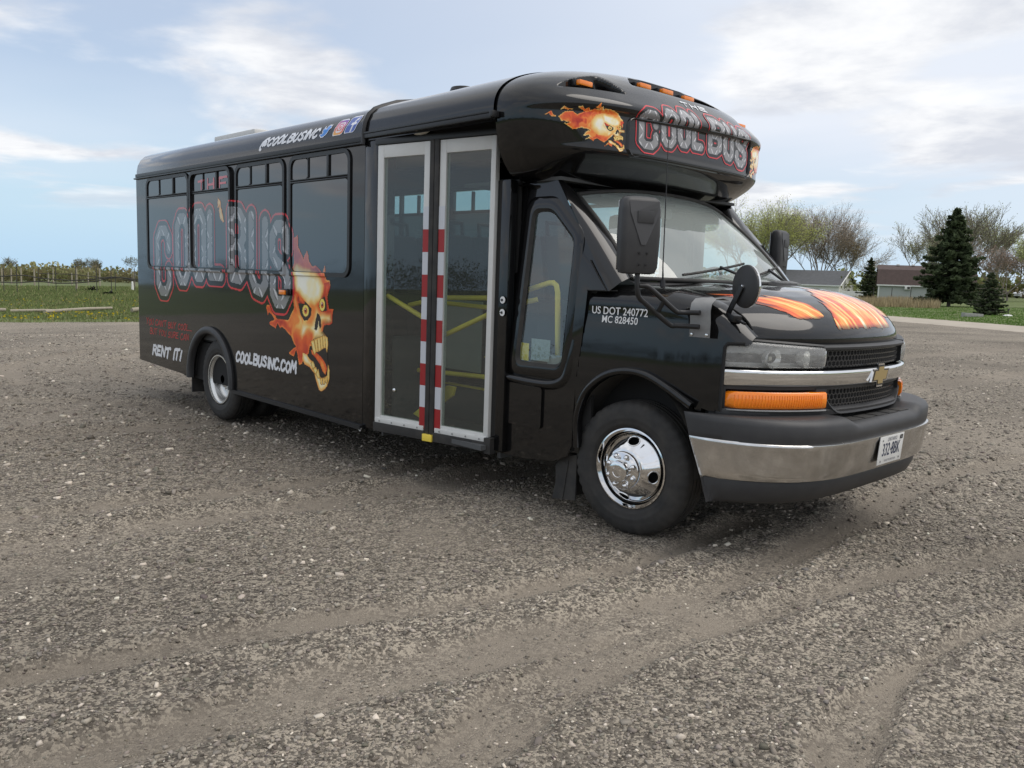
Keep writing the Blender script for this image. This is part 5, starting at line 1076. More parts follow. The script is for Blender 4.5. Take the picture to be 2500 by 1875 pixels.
def skull(ink, x, z, fire=True):
    """a blazing skull with open jaw; x, z in metres of the big print"""
    wx = x+.012*fbm(x*16, z*16, 3, 80); wz = z+.012*fbm(x*16+9, z*16, 3, 81)
    if fire:
        d = edge_d(wx, wz, SK['flame']); t = .30+.40*fbm(x*6+.8*fbm(x*9, z*9, 2, 3), z*4, 4, 82)+1.6*np.clip(d, 0, .2)+.22*np.exp(-(d/.012)**2); ink.put(d > 0, ramp(t, FIRE))
    d = edge_d(wx, wz, SK['cheek']); w = sstep(-.02, .05, d)*(d > -.02); b = ramp(.42+7*np.clip(d, 0, .07)+.25*fbm(x*11, z*11, 3, 83), BONE); ink.put(d > -.004, ink.c*(1-w[:, None])+b*w[:, None])
    d = edge_d(wx, wz, SK['fore']); b = ramp(.40+8*np.clip(d, 0, .075)+.22*fbm(x*9+3, z*7, 3, 84), BONE); w = sstep(-.01, .03, d); ink.put(d > -.006, ink.c*(1-w[:, None])+b*w[:, None])
    K = np.array((.010, .006, .005))
    d = edge_d(x, z, SK['browflame']); ink.put(d > 0, ramp(.2+6*d, FIRE))
    for k in ('sock1', 'sock2', 'nose', 'mouth'):
        d = edge_d(x, z, SK[k]); ink.put(d > 0, K)
        if k == 'sock1': ink.put((d > 0) & (z > 1.13) & (x < -2.99), ramp(.30+.5*fbm(x*25, z*25, 2, 86), FIRE))
    for cx, cz, rx, rz in ((-2.971, 1.080, .046, .044), (-2.732, 1.136, .038, .045)):
        q = np.hypot((x-cx)/rx, (z-cz)/rz); ink.put(q < 1.12, to_lin(120, 60, 20)); ink.put(q < 1, to_lin(246, 222, 110)); ink.put(q < .55, to_lin(205, 100, 50)); ink.put(q < .25, to_lin(60, 20, 10)); ink.put(np.hypot(x-cx+.006, z-cz-.010) < .006, to_lin(250, 240, 230))
    d = edge_d(x, z, SK['tongue']); ink.put(d > 0, ramp(.38+7*d+.2*fbm(x*30, z*30, 2, 87), FIRE))
    d = edge_d(x, z, SK['jaw']); ink.put(d > 0, ramp(.45+16*np.clip(d, 0, .03)+.2*fbm(x*12, z*12, 2, 88), BONE))
    for k in SK:
        if k[0] in 'tb' and k[1:].isdigit():
            d = edge_d(x, z, SK[k]); ink.put(d > -.0035, to_lin(120, 84, 40)); ink.put(d > 0, ramp(.50+20*np.clip(d, 0, .02), BONE)*np.array((.93, .93, .72)))
def paint_skull(ink):
    skull(ink, ink.x, ink.y); pane, gap = on_pane(ink); ink.c[pane] = ink.c[pane]*.60+.010; ink.a &= ~gap
    B = [('S', -3.535, -3.205, 1.078, 1.772, 0), ('U', -3.895, -3.560, 1.165, 1.835, -.05)]; D = np.full(len(ink.x), 1e9)
    for ch, x0, x1, z0, z1, sk in B: D = np.minimum(D, stroke_d(ink.x, ink.y, [[np.array((x0+.049+(x1-x0-.098)*a, z0+.049+(z1-z0-.098)*b+sk*(a-.5))) for a, b in q] for q in BL[ch]]))
    ink.a &= D > .112
decal('skull_graphic', side_place, -3.63, -2.56, .47, 1.67, .0052, paint_skull, pane=lambda k: on_pane(k)[0])
W1 = to_lin(232, 234, 238); R1 = to_lin(206, 46, 50)
for nm, tx, u0, u1, v, h, r, col, sl, cell, sd in (('slogan_lettering', "YOU CAN'T BUY COOL...", -6.17, -5.06, .774, .060, .0038, R1, .10, .0028, 2), ('slogan_lettering', 'BUT YOU SURE CAN', -6.085, -5.125, .680, .058, .0038, R1, .10, .0028, 5), ('slogan_lettering', 'RENT IT!', -6.025, -5.295, .475, .098, .0145, W1, .22, .0048, 7), ('web_address_lettering', 'COOLBUSINC.COM', -4.140, -3.115, .582, .084, .0120, W1, .14, .0042, 9)):
    o = decal(nm, side_place, u0-.03, u1+.03, v-.04, v+h+.03, cell, lambda ink: brush(ink, lettering(tx, u0, u1, v, h, sl, .07, sd), r, col)); tag(o, kind='stuff')
def roof_place(x, z):
    y = np.interp(z, [p[1] for p in RP], [p[0] for p in RP]); return np.stack([x, -y-.0022, z+.0010], -1)
decal('handle_lettering', roof_place, -3.74, -2.76, 2.325, 2.455, .0042, lambda ink: brush(ink, lettering('@COOLBUSINC', -3.70, -2.80, 2.362, .060, .55, .06, 4), .0092, W1))
def rr_d(x, y, cx, cy, hx, hy, r): return np.hypot(np.maximum(np.abs(x-cx)-hx+r, 0), np.maximum(np.abs(y-cy)-hy+r, 0))-r
def paint_icons(ink):
    x, z = ink.x, ink.y; sx = x-.55*(z-2.40)                                     # leaning like the lettering
    wht = to_lin(228, 230, 236)
    bird = [(-2.770, 2.372), (-2.748, 2.372), (-2.735, 2.384), (-2.752, 2.400), (-2.748, 2.425), (-2.738, 2.412), (-2.716, 2.406), (-2.712, 2.424), (-2.694, 2.434), (-2.678, 2.426), (-2.664, 2.430), (-2.672, 2.416), (-2.662, 2.412), (-2.676, 2.402), (-2.682, 2.380), (-2.705, 2.360), (-2.738, 2.355)]
    d = edge_d(sx, z, bird); ink.put(d > -.0065, wht); ink.put(d > 0, to_lin(62, 140, 222))
    d = rr_d(sx, z, -2.525, 2.402, .062, .050, .022); ink.put(d < .006, wht); t = (sx+2.525)/.12+.5; q = (z-2.352)/.1
    c = ramp(np.clip(q+.25*(t-.5), 0, 1), [(0, to_lin(236, 178, 84)), (.35, to_lin(226, 96, 78)), (.65, to_lin(206, 62, 120)), (1, to_lin(118, 76, 180))]); ink.put(d < 0, c)
    e = np.abs(rr_d(sx, z, -2.525, 2.402, .036, .030, .013)); ink.put(e < .0042, wht); e = np.abs(np.hypot((sx+2.525)*.82, z-2.402)-.0145); ink.put(e < .0040, wht); ink.put(np.hypot(sx+2.500, z-2.420) < .0045, wht)
    d = rr_d(sx, z, -2.375, 2.408, .062, .052, .018); ink.put(d < .006, wht); ink.put(d < 0, to_lin(72, 98, 176))
    f_ = stroke_d(sx, z, [[np.array(p) for p in q] for q in ([(-2.362, 2.362), (-2.362, 2.425), (-2.355, 2.440), (-2.338, 2.443)], [(-2.385, 2.412), (-2.338, 2.412)])]); ink.put((f_ < .0085) & (d < 0), wht)
decal('social_icons', roof_place, -2.82, -2.27, 2.335, 2.475, .0038, paint_icons)
# --- on the cap
SL = 1.484
def cap_place(u, z): return cap_at(u/SL, z, .0022)
def paint_cap_skull(ink):
    u, z = ink.x, ink.y; X = -2.975+(u-.700)/.28; Z = 1.075+(z-2.247)/.207
    wu = u+.006*fbm(u*40, z*40, 3, 90); wz = z+.006*fbm(u*40+7, z*40, 3, 91)
    tail = [[(.395, 2.29), (.43, 2.315), (.47, 2.32), (.50, 2.305), (.55, 2.325), (.60, 2.345), (.66, 2.35), (.72, 2.345), (.755, 2.335), (.79, 2.30), (.79, 2.26), (.70, 2.20), (.66, 2.165), (.62, 2.185), (.585, 2.175), (.56, 2.20), (.53, 2.19), (.545, 2.215), (.575, 2.225), (.52, 2.235), (.47, 2.225), (.43, 2.25), (.46, 2.262), (.41, 2.265)],
            [(.315, 2.295), (.335, 2.305), (.355, 2.318), (.365, 2.30), (.385, 2.29), (.37, 2.285), (.352, 2.29), (.345, 2.302)], [(.405, 2.33), (.425, 2.35), (.44, 2.335), (.475, 2.333), (.445, 2.325), (.425, 2.332)], [(.50, 2.345), (.525, 2.352), (.54, 2.335), (.565, 2.35), (.575, 2.33), (.545, 2.322), (.52, 2.335)], [(.60, 2.352), (.625, 2.366), (.635, 2.375), (.63, 2.355), (.65, 2.36), (.655, 2.345)], [(.535, 2.172), (.56, 2.182), (.59, 2.165), (.60, 2.178), (.57, 2.192)], [(.66, 2.145), (.685, 2.158), (.71, 2.145), (.715, 2.165), (.69, 2.172)]]
    for k, P in enumerate(tail):
        d = edge_d(wu, wz, P); ink.put(d > 0, ramp(.50+.45*fbm(u*22+fbm(u*40, z*40, 2, 5), z*22, 4, 92)+.30*np.exp(-(d/.004)**2), FIRE))
    dome = edge_d(u, z, [(.575, 2.235), (.580, 2.275), (.61, 2.312), (.66, 2.326), (.72, 2.322), (.755, 2.29), (.75, 2.23), (.68, 2.20), (.61, 2.205)]); ink.put(dome > 0, ramp(.40+16*np.clip(dome, 0, .035)+.2*fbm(u*30, z*30, 2, 93), BONE)); skull(ink, X, Z, False)
decal('skull_graphic', cap_place, .30, .83, 2.115, 2.385, .0032, paint_cap_skull)
decal('skull_graphic', lambda u, z: cap_place(2*SL-u, z), .30, .83, 2.115, 2.385, .0032, paint_cap_skull)
def nose_tab():
    zs = np.linspace(2.12, 2.58, 60); return zs, [cap_half(z) for z in zs]
NZ, NH = nose_tab()
def nose_place(y, z):
    f = np.interp(z, NZ, np.arange(60)); i = np.clip(f.astype(int), 0, 58); t = f-i; tab = np.array([[np.interp(a, h[1][::-1], h[0][::-1]) for a in np.linspace(0, .75, 160)] for h in NH]); g = np.clip(np.abs(y)/.75*159, 0, 158.99); j = g.astype(int); s = g-j
    x = (tab[i, j]*(1-s)+tab[i, j+1]*s)*(1-t)+(tab[i+1, j]*(1-s)+tab[i+1, j+1]*s)*t
    return np.stack([x+.0026, y, z+.0014], -1)
def paint_sign(ink):
    B = [('C', -.572, -.398, 2.176, 2.400, 0), ('O', -.368, -.222, 2.210, 2.440, 0), ('O', -.205, -.070, 2.226, 2.460, 0), ('L', -.058, .068, 2.232, 2.462, 0), ('B', .124, .282, 2.230, 2.462, 0), ('U', .298, .432, 2.208, 2.452, -.012), ('S', .450, .606, 2.188, 2.436, 0)]
    B = [(a, b, c, d-.016, e-.016, f) for a, b, c, d, e, f in B]; block(ink, B, .0235, .042, .049, .048)
    th = [[np.array(p) for p in q] for q in ([(-.07, 2.512), (.0, 2.514)], [(-.035, 2.512), (-.035, 2.486)], [(.03, 2.514), (.03, 2.486)], [(.09, 2.513), (.09, 2.486)], [(.03, 2.50), (.09, 2.50)], [(.125, 2.513), (.125, 2.486)], [(.125, 2.513), (.195, 2.511)], [(.125, 2.50), (.185, 2.499)], [(.125, 2.486), (.195, 2.486)])]
    ink.put(stroke_d(ink.x, ink.y, th) < .0040, W1)
decal('sign_lettering', nose_place, -.64, .68, 2.135, 2.53, .0033, paint_sign)
# --- flames on the bonnet
FN = [(.40, -.745), (.52, -.66), (.62, -.565), (.74, -.43), (.80, -.38), (.885, -.385), (.918, -.46), (.910, -.525), (.84, -.565), (.74, -.63), (.62, -.67), (.50, -.725)]
FC = [(.36, .03), (.47, .15), (.58, .29), (.70, .35), (.80, .36), (.90, .34), (.968, .315), (.968, -.300), (.89, -.245), (.81, -.215), (.73, -.195), (.66, -.165), (.56, -.07), (.46, 0.0)]
def paint_bonnet(ink):
    u, y = ink.x, ink.y
    for k, P in enumerate((FN, FC, [(a, -b) for a, b in FN])):
        ang = (.62, 0, -.62)[k]; yy = y-ang*(u-.7)+.010*fbm(u*14, y*20, 2, 94); ue = .915 if k != 1 else .968
        d = edge_d(u, y+.015*fbm(u*9, yy*24, 3, 95), P); back = np.clip((ue-u)/.5, 0, 1)                # 0 at the nose end, 1 at the tips
        st = fbm(u*2.6, yy*30, 4, 96+k, .6); fine_ = fbm(u*5+.5*st, yy*46, 3, 110+k)
        tong = d/.06+.85-1.05*back+1.15*st+.45*fine_*back; ok = (d > -.02-.03*back) & (tong > 0) & (u < ue+.006*fine_)
        w_ = sstep(-.05, .55, tong)*sstep(ue+.01, ue-.03, u); ink.put(ok, (w_[:, None]*.97+.006)*ramp(np.maximum(.40+.20*np.clip(tong, 0, 1.4)+.50*fine_-.05*back, .26), FIRE))
decal('bonnet_flames', lambda u, y: hood(u, y)+np.array([.0006, 0, .0016]), .34, .985, -.80, .80, .0052, paint_bonnet)
# --- set type (regulation numbers, plate)
def type_set(name, text, size, Mx, m, parent, xs_=1.0, bold=0.0, align='LEFT', spacing=1.0):
    cu = bpy.data.curves.new(name, 'FONT'); cu.body = text; cu.size = size; cu.offset = bold; cu.align_x = align; cu.space_character = spacing; cu.resolution_u = 4
    t = bpy.data.objects.new(name+'_curve', cu); COL.objects.link(t); bpy.context.view_layer.update(); me = bpy.data.meshes.new_from_object(t.evaluated_get(bpy.context.evaluated_depsgraph_get())); bpy.data.objects.remove(t)
    me.transform(Mx @ Matrix.Diagonal((xs_, 1, 1, 1))); me.name = name; me.materials.clear(); me.materials.append(m); return link(bpy.data.objects.new(name, me), parent)
SIDE = Matrix(((1, 0, 0, 0), (0, 0, -1, 0), (0, 1, 0, 0), (0, 0, 0, 1)))     # text plane -> kerb side
FRONT = Matrix(((0, 0, 1, 0), (1, 0, 0, 0), (0, 1, 0, 0), (0, 0, 0, 1)))    # text plane -> facing forwards
def wing_text(o, off):
    for v in o.data.vertices: v.co.y = float(wing_y(v.co.x, v.co.z))-off
wing_text(type_set('registration_lettering', 'US DOT 240772', .0575, Matrix.Translation((-.288, -1.02, 1.208)) @ SIDE, M['white'], bus, .98, .0007), .003)
wing_text(type_set('registration_lettering', 'MC 828450', .0535, Matrix.Translation((-.212, -1.02, 1.163)) @ SIDE, M['white'], bus, .98, .0007), .003)
ink_b = mat('plate_ink', (.02, .03, .075), .5)
type_set('plate_number', '332 8BK', .098, Matrix.Translation((.0115, 0, -.030)) @ FRONT, ink_b, pl, .66, .0006, 'CENTER', 1.0); type_set('plate_province', 'ONTARIO', .030, Matrix.Translation((.0115, 0, .046)) @ FRONT, ink_b, pl, .8, 0, 'CENTER', 1.15); type_set('plate_motto', 'YOURS TO DISCOVER', .016, Matrix.Translation((.0115, 0, -.064)) @ FRONT, ink_b, pl, .85, 0, 'CENTER', 1.1)
part(MB().add([(.0115, -.007, -.008), (.0115, .007, -.008), (.0115, .008, .008), (.0115, .003, .002), (.0115, 0, .010), (.0115, -.003, .002), (.0115, -.008, .008)], [(0, 1, 2, 3, 4, 5, 6)]), 'plate_crown', ink_b, pl, None)
part(MB().box((.0112, .118, .056), (.001, .036, .022)), 'plate_sticker', mat('sticker_ink', (.03, .03, .03), .5), pl)
for y in (-.118, .118):
    for z in (-.058, .055): part(MB().lathe([(.006, 0), (.005, .003), (0, .004)], 8, Matrix.Translation((.010, y-(.06 if z < 0 and y > 0 else 0)*0, z)) @ Matrix.Rotation(pi/2, 4, 'Y')), 'bolt', 'grey_metal', pl)
# ------------------------------------------------------------------ surroundings
fh = Vector((math.cos(YAW), math.sin(YAW), 0)); rh = Vector((math.sin(YAW), -math.cos(YAW), 0))
def spot(px, dep, dz=0.0):
    """a place on the ground: px steps the bearing (photo columns), dep the distance ahead of the viewer in metres"""
    p = Vector((CX, CY, 0))+fh*dep+rh*((px-1250)/FPX*dep); return Vector((p.x, p.y, float(terrain(p.x, p.y))+dz))
def seg_mesh(name, segs, m, parent, n=3):
    """tapered limbs from (p0, p1, r0, r1) rows"""
    A = np.array([s[0] for s in segs], float); B = np.array([s[1] for s in segs], float); ra = np.array([s[2] for s in segs]); rb = np.array([s[3] for s in segs])
    T = B-A; T /= np.linalg.norm(T, axis=1)[:, None]+1e-9; ref = np.where(np.abs(T[:, 2:3]) > .9, [[1., 0, 0]], [[0., 0, 1]]); U = np.cross(T, ref); U /= np.linalg.norm(U, axis=1)[:, None]+1e-9; W_ = np.cross(T, U)
    a = 2*pi*np.arange(n)/n; d = U[:, None]*np.cos(a)[None, :, None]+W_[:, None]*np.sin(a)[None, :, None]
    V = np.concatenate([A[:, None]+d*ra[:, None, None], B[:, None]+d*rb[:, None, None]], 1).reshape(-1, 3); k = np.arange(n); k2 = (k+1) % n
    F = (np.stack([k, k2, k2+n, k+n], -1)[None]+(2*n*np.arange(len(segs)))[:, None, None]).reshape(-1, 4)
    return mesh(name, V, F, m, parent, 60)
def leaf_mesh(name, P, size, cols, parent, m, flat=0.0, rs=None):
    """loose leaf faces at points P"""
    rs = rs or RNG; n = len(P); a = rs.normal(0, 1, (n, 3)); b = rs.normal(0, 1, (n, 3)); a[:, 2] *= 1-flat; a /= np.linalg.norm(a, axis=1)[:, None]; b -= a*np.sum(a*b, 1)[:, None]; b /= np.linalg.norm(b, axis=1)[:, None]
    s = (size*rs.uniform(.6, 1.4, n))[:, None]; V = np.stack([P-a*s*.5, P+b*s*.35, P+a*s*.6, P-b*s*.35], 1).reshape(-1, 3)
    return mesh(name, V, np.arange(4*n).reshape(-1, 4), m, parent, None, col=np.repeat(np.clip(cols, .004, .8), 4, 0))
M['bark'] = mat('bark', (.28, .245, .21), .95, noise=(3, .7, (.11, .095, .08)))
def leaf_mat():
    m = bpy.data.materials.new('leaf'); m.use_nodes = True; nt = m.node_tree; nt.nodes.clear(); o = nt.nodes.new('ShaderNodeOutputMaterial'); a = nt.nodes.new('ShaderNodeVertexColor'); a.layer_name = 'Col'
    d = nt.nodes.new('ShaderNodeBsdfDiffuse'); t = nt.nodes.new('ShaderNodeBsdfTranslucent'); mx = nt.nodes.new('ShaderNodeMixShader'); mx.inputs[0].default_value = .45
    nt.links.new(a.outputs[0], d.inputs[0]); nt.links.new(a.outputs[0], t.inputs[0]); nt.links.new(d.outputs[0], mx.inputs[1]); nt.links.new(t.outputs[0], mx.inputs[2]); nt.links.new(mx.outputs[0], o.inputs[0]); return m
M['leaf'] = leaf_mat()
def grow(seed, H, spread, fork, levels=5, trunk_r=.22, trunks=1, up=.25, lean=0.0, kids=3):
    """limbs and twig ends of a broad-leaved tree"""
    r = random.Random(seed); segs = []; tips = []
    def go(p, d, L, rad, lv):
        k = 3 if lv < 2 else 2; q = p
        for i in range(k):
            d = (d+Vector((r.gauss(0, .13), r.gauss(0, .13), r.gauss(0, .07)+up*.12))).normalized(); e = q+d*(L/k); r0 = rad*(1-.35*i/k); r1 = rad*(1-.35*(i+1)/k); segs.append((tuple(q), tuple(e), r0, r1)); q = e
            if lv >= 2: tips.append((tuple(q), lv))
            if lv < levels and (i >= 1 or lv >= 1):
                for _ in range(1 if lv >= 3 else 2 if lv > 0 else 1):
                    ax = Vector((r.gauss(0, 1), r.gauss(0, 1), r.gauss(0, .3))).normalized(); nd = (d*(.75)+ax*spread*r.uniform(.5, 1.1)+Vector((0, 0, up*.5))).normalized()
                    go(q, nd, L*r.uniform(.55, .78), r1*r.uniform(.5, .7), lv+1)
        if lv < levels: go(q, (d+Vector((r.gauss(0, .25), r.gauss(0, .25), .1))).normalized(), L*.72, rad*.62, lv+1)
    for t in range(trunks):
        base = Vector((r.uniform(-.3, .3)*(trunks > 1), r.uniform(-.3, .3)*(trunks > 1), -.15)); d = Vector((r.gauss(0, .10)+lean, r.gauss(0, .10), 1)).normalized(); top = base+d*H*fork
        mid = (base+top)/2+Vector((r.gauss(0, .06), r.gauss(0, .06), 0)); segs.append((tuple(base), tuple(mid), trunk_r*1.25, trunk_r)); segs.append((tuple(mid), tuple(top), trunk_r, trunk_r*.85))
        for i in range(kids):
            a = 2*pi*(i+r.random()*.6)/kids; nd = Vector((math.cos(a)*spread, math.sin(a)*spread, 1)).normalized(); go(top, nd, H*(1-fork)*.40, trunk_r*.6, 0)
    return segs, tips
def tree(name, px, dep, H, label, seed, leaf, nleaf, lsize, spread=.62, fork=.22, levels=4, trunk_r=.2, trunks=1, lean=0.0, jit=.45, sx=1.0, group='bare and budding trees', up=.25, bark='bark', kids=3):
    p = spot(px, dep); o = empty(name, p, random.Random(seed).uniform(0, 6)); tag(o, label, 'tree', group)
    segs, tips = grow(seed, H, spread, fork, levels, trunk_r, trunks, up, lean, kids); hz = max(s[1][2] for s in segs); k = H/hz
    segs = [((a[0]*k*sx, a[1]*k*sx, a[2]*k), (b[0]*k*sx, b[1]*k*sx, b[2]*k), max(c, .020), max(d, .014)) for a, b, c, d in segs]
    seg_mesh('trunk', segs, M[bark], o, 3)
    rs = np.random.default_rng(seed); T = np.array([t[0] for t in tips if t[1] >= levels-2])*[k*sx, k*sx, k]
    if nleaf:
        P = T[rs.integers(0, len(T), nleaf)]+np.clip(rs.normal(0, jit*.55, (nleaf, 3)), -jit, jit); g = rs.normal(0, .22, (nleaf, 1)); c = np.array([leaf])*(1+g); mixd = rs.random(nleaf) < .3; c[mixd] *= .6
        leaf_mesh('crown', P, lsize, c, o, M['leaf'], rs=rs)
    return o
LG = (.56, .60, .20); PB = (.50, .39, .28)
tree('willow_tree', 1818, 150, 17.3, 'yellow green budding tree nearest the windscreen, forked low', 3, LG, 17000, .15, .70, .16, 4, .3, 2, jit=.8, sx=.9, up=.15)
tree('willow_tree', 1872, 152, 16.6, 'yellow green budding tree with spreading crown behind the driver side mirror', 8, LG, 17000, .15, .75, .2, 4, .28, 1, jit=.8, sx=.95, up=.12, kids=4)
tree('willow_tree', 1775, 155, 15.0, 'thin budding tree half hidden behind the windscreen top', 61, LG, 5000, .18, .6, .2, 4, .2, 1, jit=.7, sx=.8)
tree('brown_bud_tree', 1985, 165, 18.2, 'tall dense brown twiggy tree rising behind the white house', 14, PB, 18000, .13, .66, .10, 4, .24, 3, jit=.75, sx=.85, up=.22)
tree('brown_bud_tree', 2050, 168, 14.0, 'rounded rust brown twiggy tree beside the tall brown one', 21, (.48, .39, .22), 12000, .13, .72, .12, 4, .2, 2, jit=.75, sx=.9, up=.18)
tree('leaning_tree', 2200, 128, 11.0, 'bare leaning tree with pale buds above the gambrel roof', 33, (.46, .46, .28), 4200, .14, .60, .25, 4, .17, 1, lean=-.30, jit=.3)
tree('bare_tree', 2262, 132, 10.6, 'slender pale green budding tree behind the brown roof', 37, (.50, .54, .26), 8000, .15, .55, .2, 4, .16, 2, jit=.5, sx=.9)
tree('bare_tree', 2322, 118, 13.2, 'tallest bare tree, its grey limbs fanning out above the spruce', 44, (.46, .48, .28), 5000, .14, .66, .2, 4, .24, 2, jit=.35, sx=1.0)
tree('bare_tree', 2378, 122, 11.8, 'bare tree with pale leaf tips leaning right of the big spruce', 49, (.46, .50, .22), 5200, .15, .62, .25, 4, .20, 1, lean=.12, jit=.4)
tree('brown_bud_tree', 2432, 104, 7.6, 'low reddish brown twiggy tree behind the small spruce', 52, (.40, .29, .22), 6000, .12, .78, .12, 4, .13, 2, jit=.4, sx=1.05, up=.15)
tree('bare_tree', 2530, 96, 8.4, 'pale budding tree beside the hedge at the parked white car', 57, (.5, .54, .25), 6500, .15, .7, .25, 4, .17, 1, jit=.4)
def spruce(px, dep, H, Wd, label, seed, dark=1.0, skirt=.06):
    p = spot(px, dep); o = empty('spruce_tree', p); tag(o, label, 'tree', 'spruce trees'); rs = np.random.default_rng(seed); segs = [((0, 0, -.1), (0, 0, H*.97), H*.016+.03, .012)]; P = []; C = []
    nw = int(14+H*3.2)
    for i in range(nw):
        f = (i+rs.uniform(0, .6))/nw; z = H*(skirt+(1-skirt)*f); L = Wd*(1-f)**.66*(1.0 if f > .12 else .84)*(.86+.22*math.sin(i*2.3+seed))+.04*H*(1-f)*.3
        nb = int(9-4*f)
        for b in range(nb):
            a = 2*pi*(b+rs.random())/nb; l = L*rs.uniform(.55, 1.16); m = 26+int(60*(l/Wd)); t = np.sqrt(rs.random(m)); dx, dy = math.cos(a), math.sin(a)
            zz = z-.26*l*t+.20*l*t**2.4; segs.append(((0, 0, z), (dx*l*.6, dy*l*.6, z-.09*l), .02+.006*l, .012)); segs.append(((dx*l*.6, dy*l*.6, z-.09*l), (dx*l*.95, dy*l*.95, z-.05*l), .014, .008))
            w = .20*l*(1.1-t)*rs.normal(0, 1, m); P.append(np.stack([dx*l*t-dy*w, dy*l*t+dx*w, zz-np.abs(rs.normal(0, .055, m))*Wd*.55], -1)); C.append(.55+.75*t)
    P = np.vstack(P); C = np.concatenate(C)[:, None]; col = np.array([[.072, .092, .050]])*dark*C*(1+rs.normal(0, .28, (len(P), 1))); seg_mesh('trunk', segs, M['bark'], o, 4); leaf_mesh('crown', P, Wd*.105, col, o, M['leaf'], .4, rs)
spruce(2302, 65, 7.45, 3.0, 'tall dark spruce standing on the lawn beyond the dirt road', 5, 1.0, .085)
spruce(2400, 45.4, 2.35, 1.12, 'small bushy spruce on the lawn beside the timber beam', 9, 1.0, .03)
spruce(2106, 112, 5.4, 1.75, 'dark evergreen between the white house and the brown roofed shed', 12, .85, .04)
# --- far woodland
def woodland(name, arcs, label):
    P = []; C = []; S_ = []
    for a0, a1, r0, r1, h0, h1, n, per, sz, cols in arcs:
        for i in range(n):
            a = YAW+math.radians(RNG.uniform(a0, a1)); r = RNG.uniform(r0, r1); x, y = CX+r*math.cos(a), CY+r*math.sin(a); h = RNG.uniform(h0, h1)*(1+.35*float(vnoise(np.array([a*14]), np.array([1.5]), 3)[0])); w = h*RNG.uniform(.55, .95)
            q = RNG.normal(0, 1, (per, 3)); q /= np.linalg.norm(q, axis=1)[:, None]; q *= RNG.random((per, 1))**.45
            P.append(np.array([x, y, float(terrain(x, y))+h*.48])+q*[w, w, h*.52]); c = np.array(cols[RNG.integers(len(cols))])*RNG.uniform(.75, 1.25); C.append(np.clip(c*(1+.3*q[:, 2:3])*(1+RNG.normal(0, .2, (per, 1))), .01, .6)); S_.append(np.full(per, sz*h))
    P = np.vstack(P); C = np.vstack(C); s = np.concatenate(S_); o = leaf_mesh(name, P, s, C, None, M['leaf']); tag(o, label, 'woodland', kind='stuff')
OL = [(.20, .195, .09), (.21, .18, .10), (.17, .18, .075), (.23, .22, .11)]
woodland('distant_woodland', [(14, 40, 215, 290, 3.0, 4.8, 330, 75, .17, OL)], 'low olive brown wood along the horizon behind the vineyard posts')
woodland('hedgerow_woodland', [(-50, -9, 150, 215, 3.0, 5.5, 200, 70, .17, [(.20, .22, .09), (.16, .17, .07), (.17, .14, .08)]), (-9, 14, 170, 240, 4, 7, 120, 50, .2, OL)], 'hazy green scrub behind the houses')
woodland('treeline', [(62, 150, 170, 240, 5, 9, 240, 160, .055, [(.06, .075, .03), (.075, .07, .04), (.05, .065, .03)]), (150, 310, 160, 230, 5, 9, 160, 70, .12, [(.06, .075, .03), (.075, .07, .04), (.05, .065, .03)])], 'trees round the back of the lot')
for px, dep, H, sd, lb in ((12, 235, 6.6, 71, 'bare treetop over the far wood at its open end'), (196, 232, 6.4, 72, 'rounded bare treetop standing out of the far wood'), (219, 240, 6.8, 73, 'thin upright treetop standing out of the far wood'), (240, 236, 5.9, 75, 'pale spreading treetop in the far wood'), (334, 200, 6.9, 74, 'grey bare tree beside the rear end of the bus')):
    tree('far_tree', px, dep, H, lb, sd, (.20, .20, .11), 900, .22, .6, .25, 3, .12, 1, jit=.35, group='treetops over the far wood')
# --- vineyard: stakes and hoses, pale posts
M['steel'] = mat('dark_steel', (.045, .042, .040), .7); M['wood'] = mat('weathered_wood', (.36, .32, .25), .9, noise=(6, .7, (.25, .22, .17)))
tr = empty('vine_trellis', spot(150, 74)); tag(tr, 'row of dark steel vineyard stakes strung with sagging black hoses', 'trellis')
base = tr.location.copy(); SP = []
for k, (px, dep, h) in enumerate([(7, 69, 2.35), (39, 64.6, 2.3), (92, 80, 2.3), (134, 75, 2.35), (183, 73.3, 2.35), (233, 71.5, 2.35), (269, 72.4, 2.3), (279, 80, 2.1), (326, 76, 2.2), (350, 76, 2.2), (-30, 68, 2.3)]):
    p = spot(px, dep)-base; part(MB().tube([p+Vector((0, 0, -.2)), p+Vector((.04*math.sin(k*7), 0, h))], .030, 5), 'stake', 'steel', tr); SP.append((px, dep))
def hose(pts, r=.045):
    q = [spot(px, 73)-base+Vector((0, 0, z)) for px, z in pts]; part(MB().tube(spline(q, 4), r, 5), 'hose', 'steel', tr, 60)
hose([(-40, 1.28), (0, 1.33), (54, 1.45), (92, 1.25), (135, 1.14), (179, 1.08), (233, 1.22), (277, 1.42), (335, 1.22), (365, 1.2)]); hose([(-40, .80), (0, .84), (39, .80), (92, .94), (135, .82), (183, .86), (233, 1.06), (277, 1.38), (305, 1.30), (335, 1.05), (365, 1.0)]); hose([(90, 1.62), (135, 1.60), (179, 1.58), (233, 1.38), (277, 1.28), (335, 1.08), (365, 1.05)], .03)
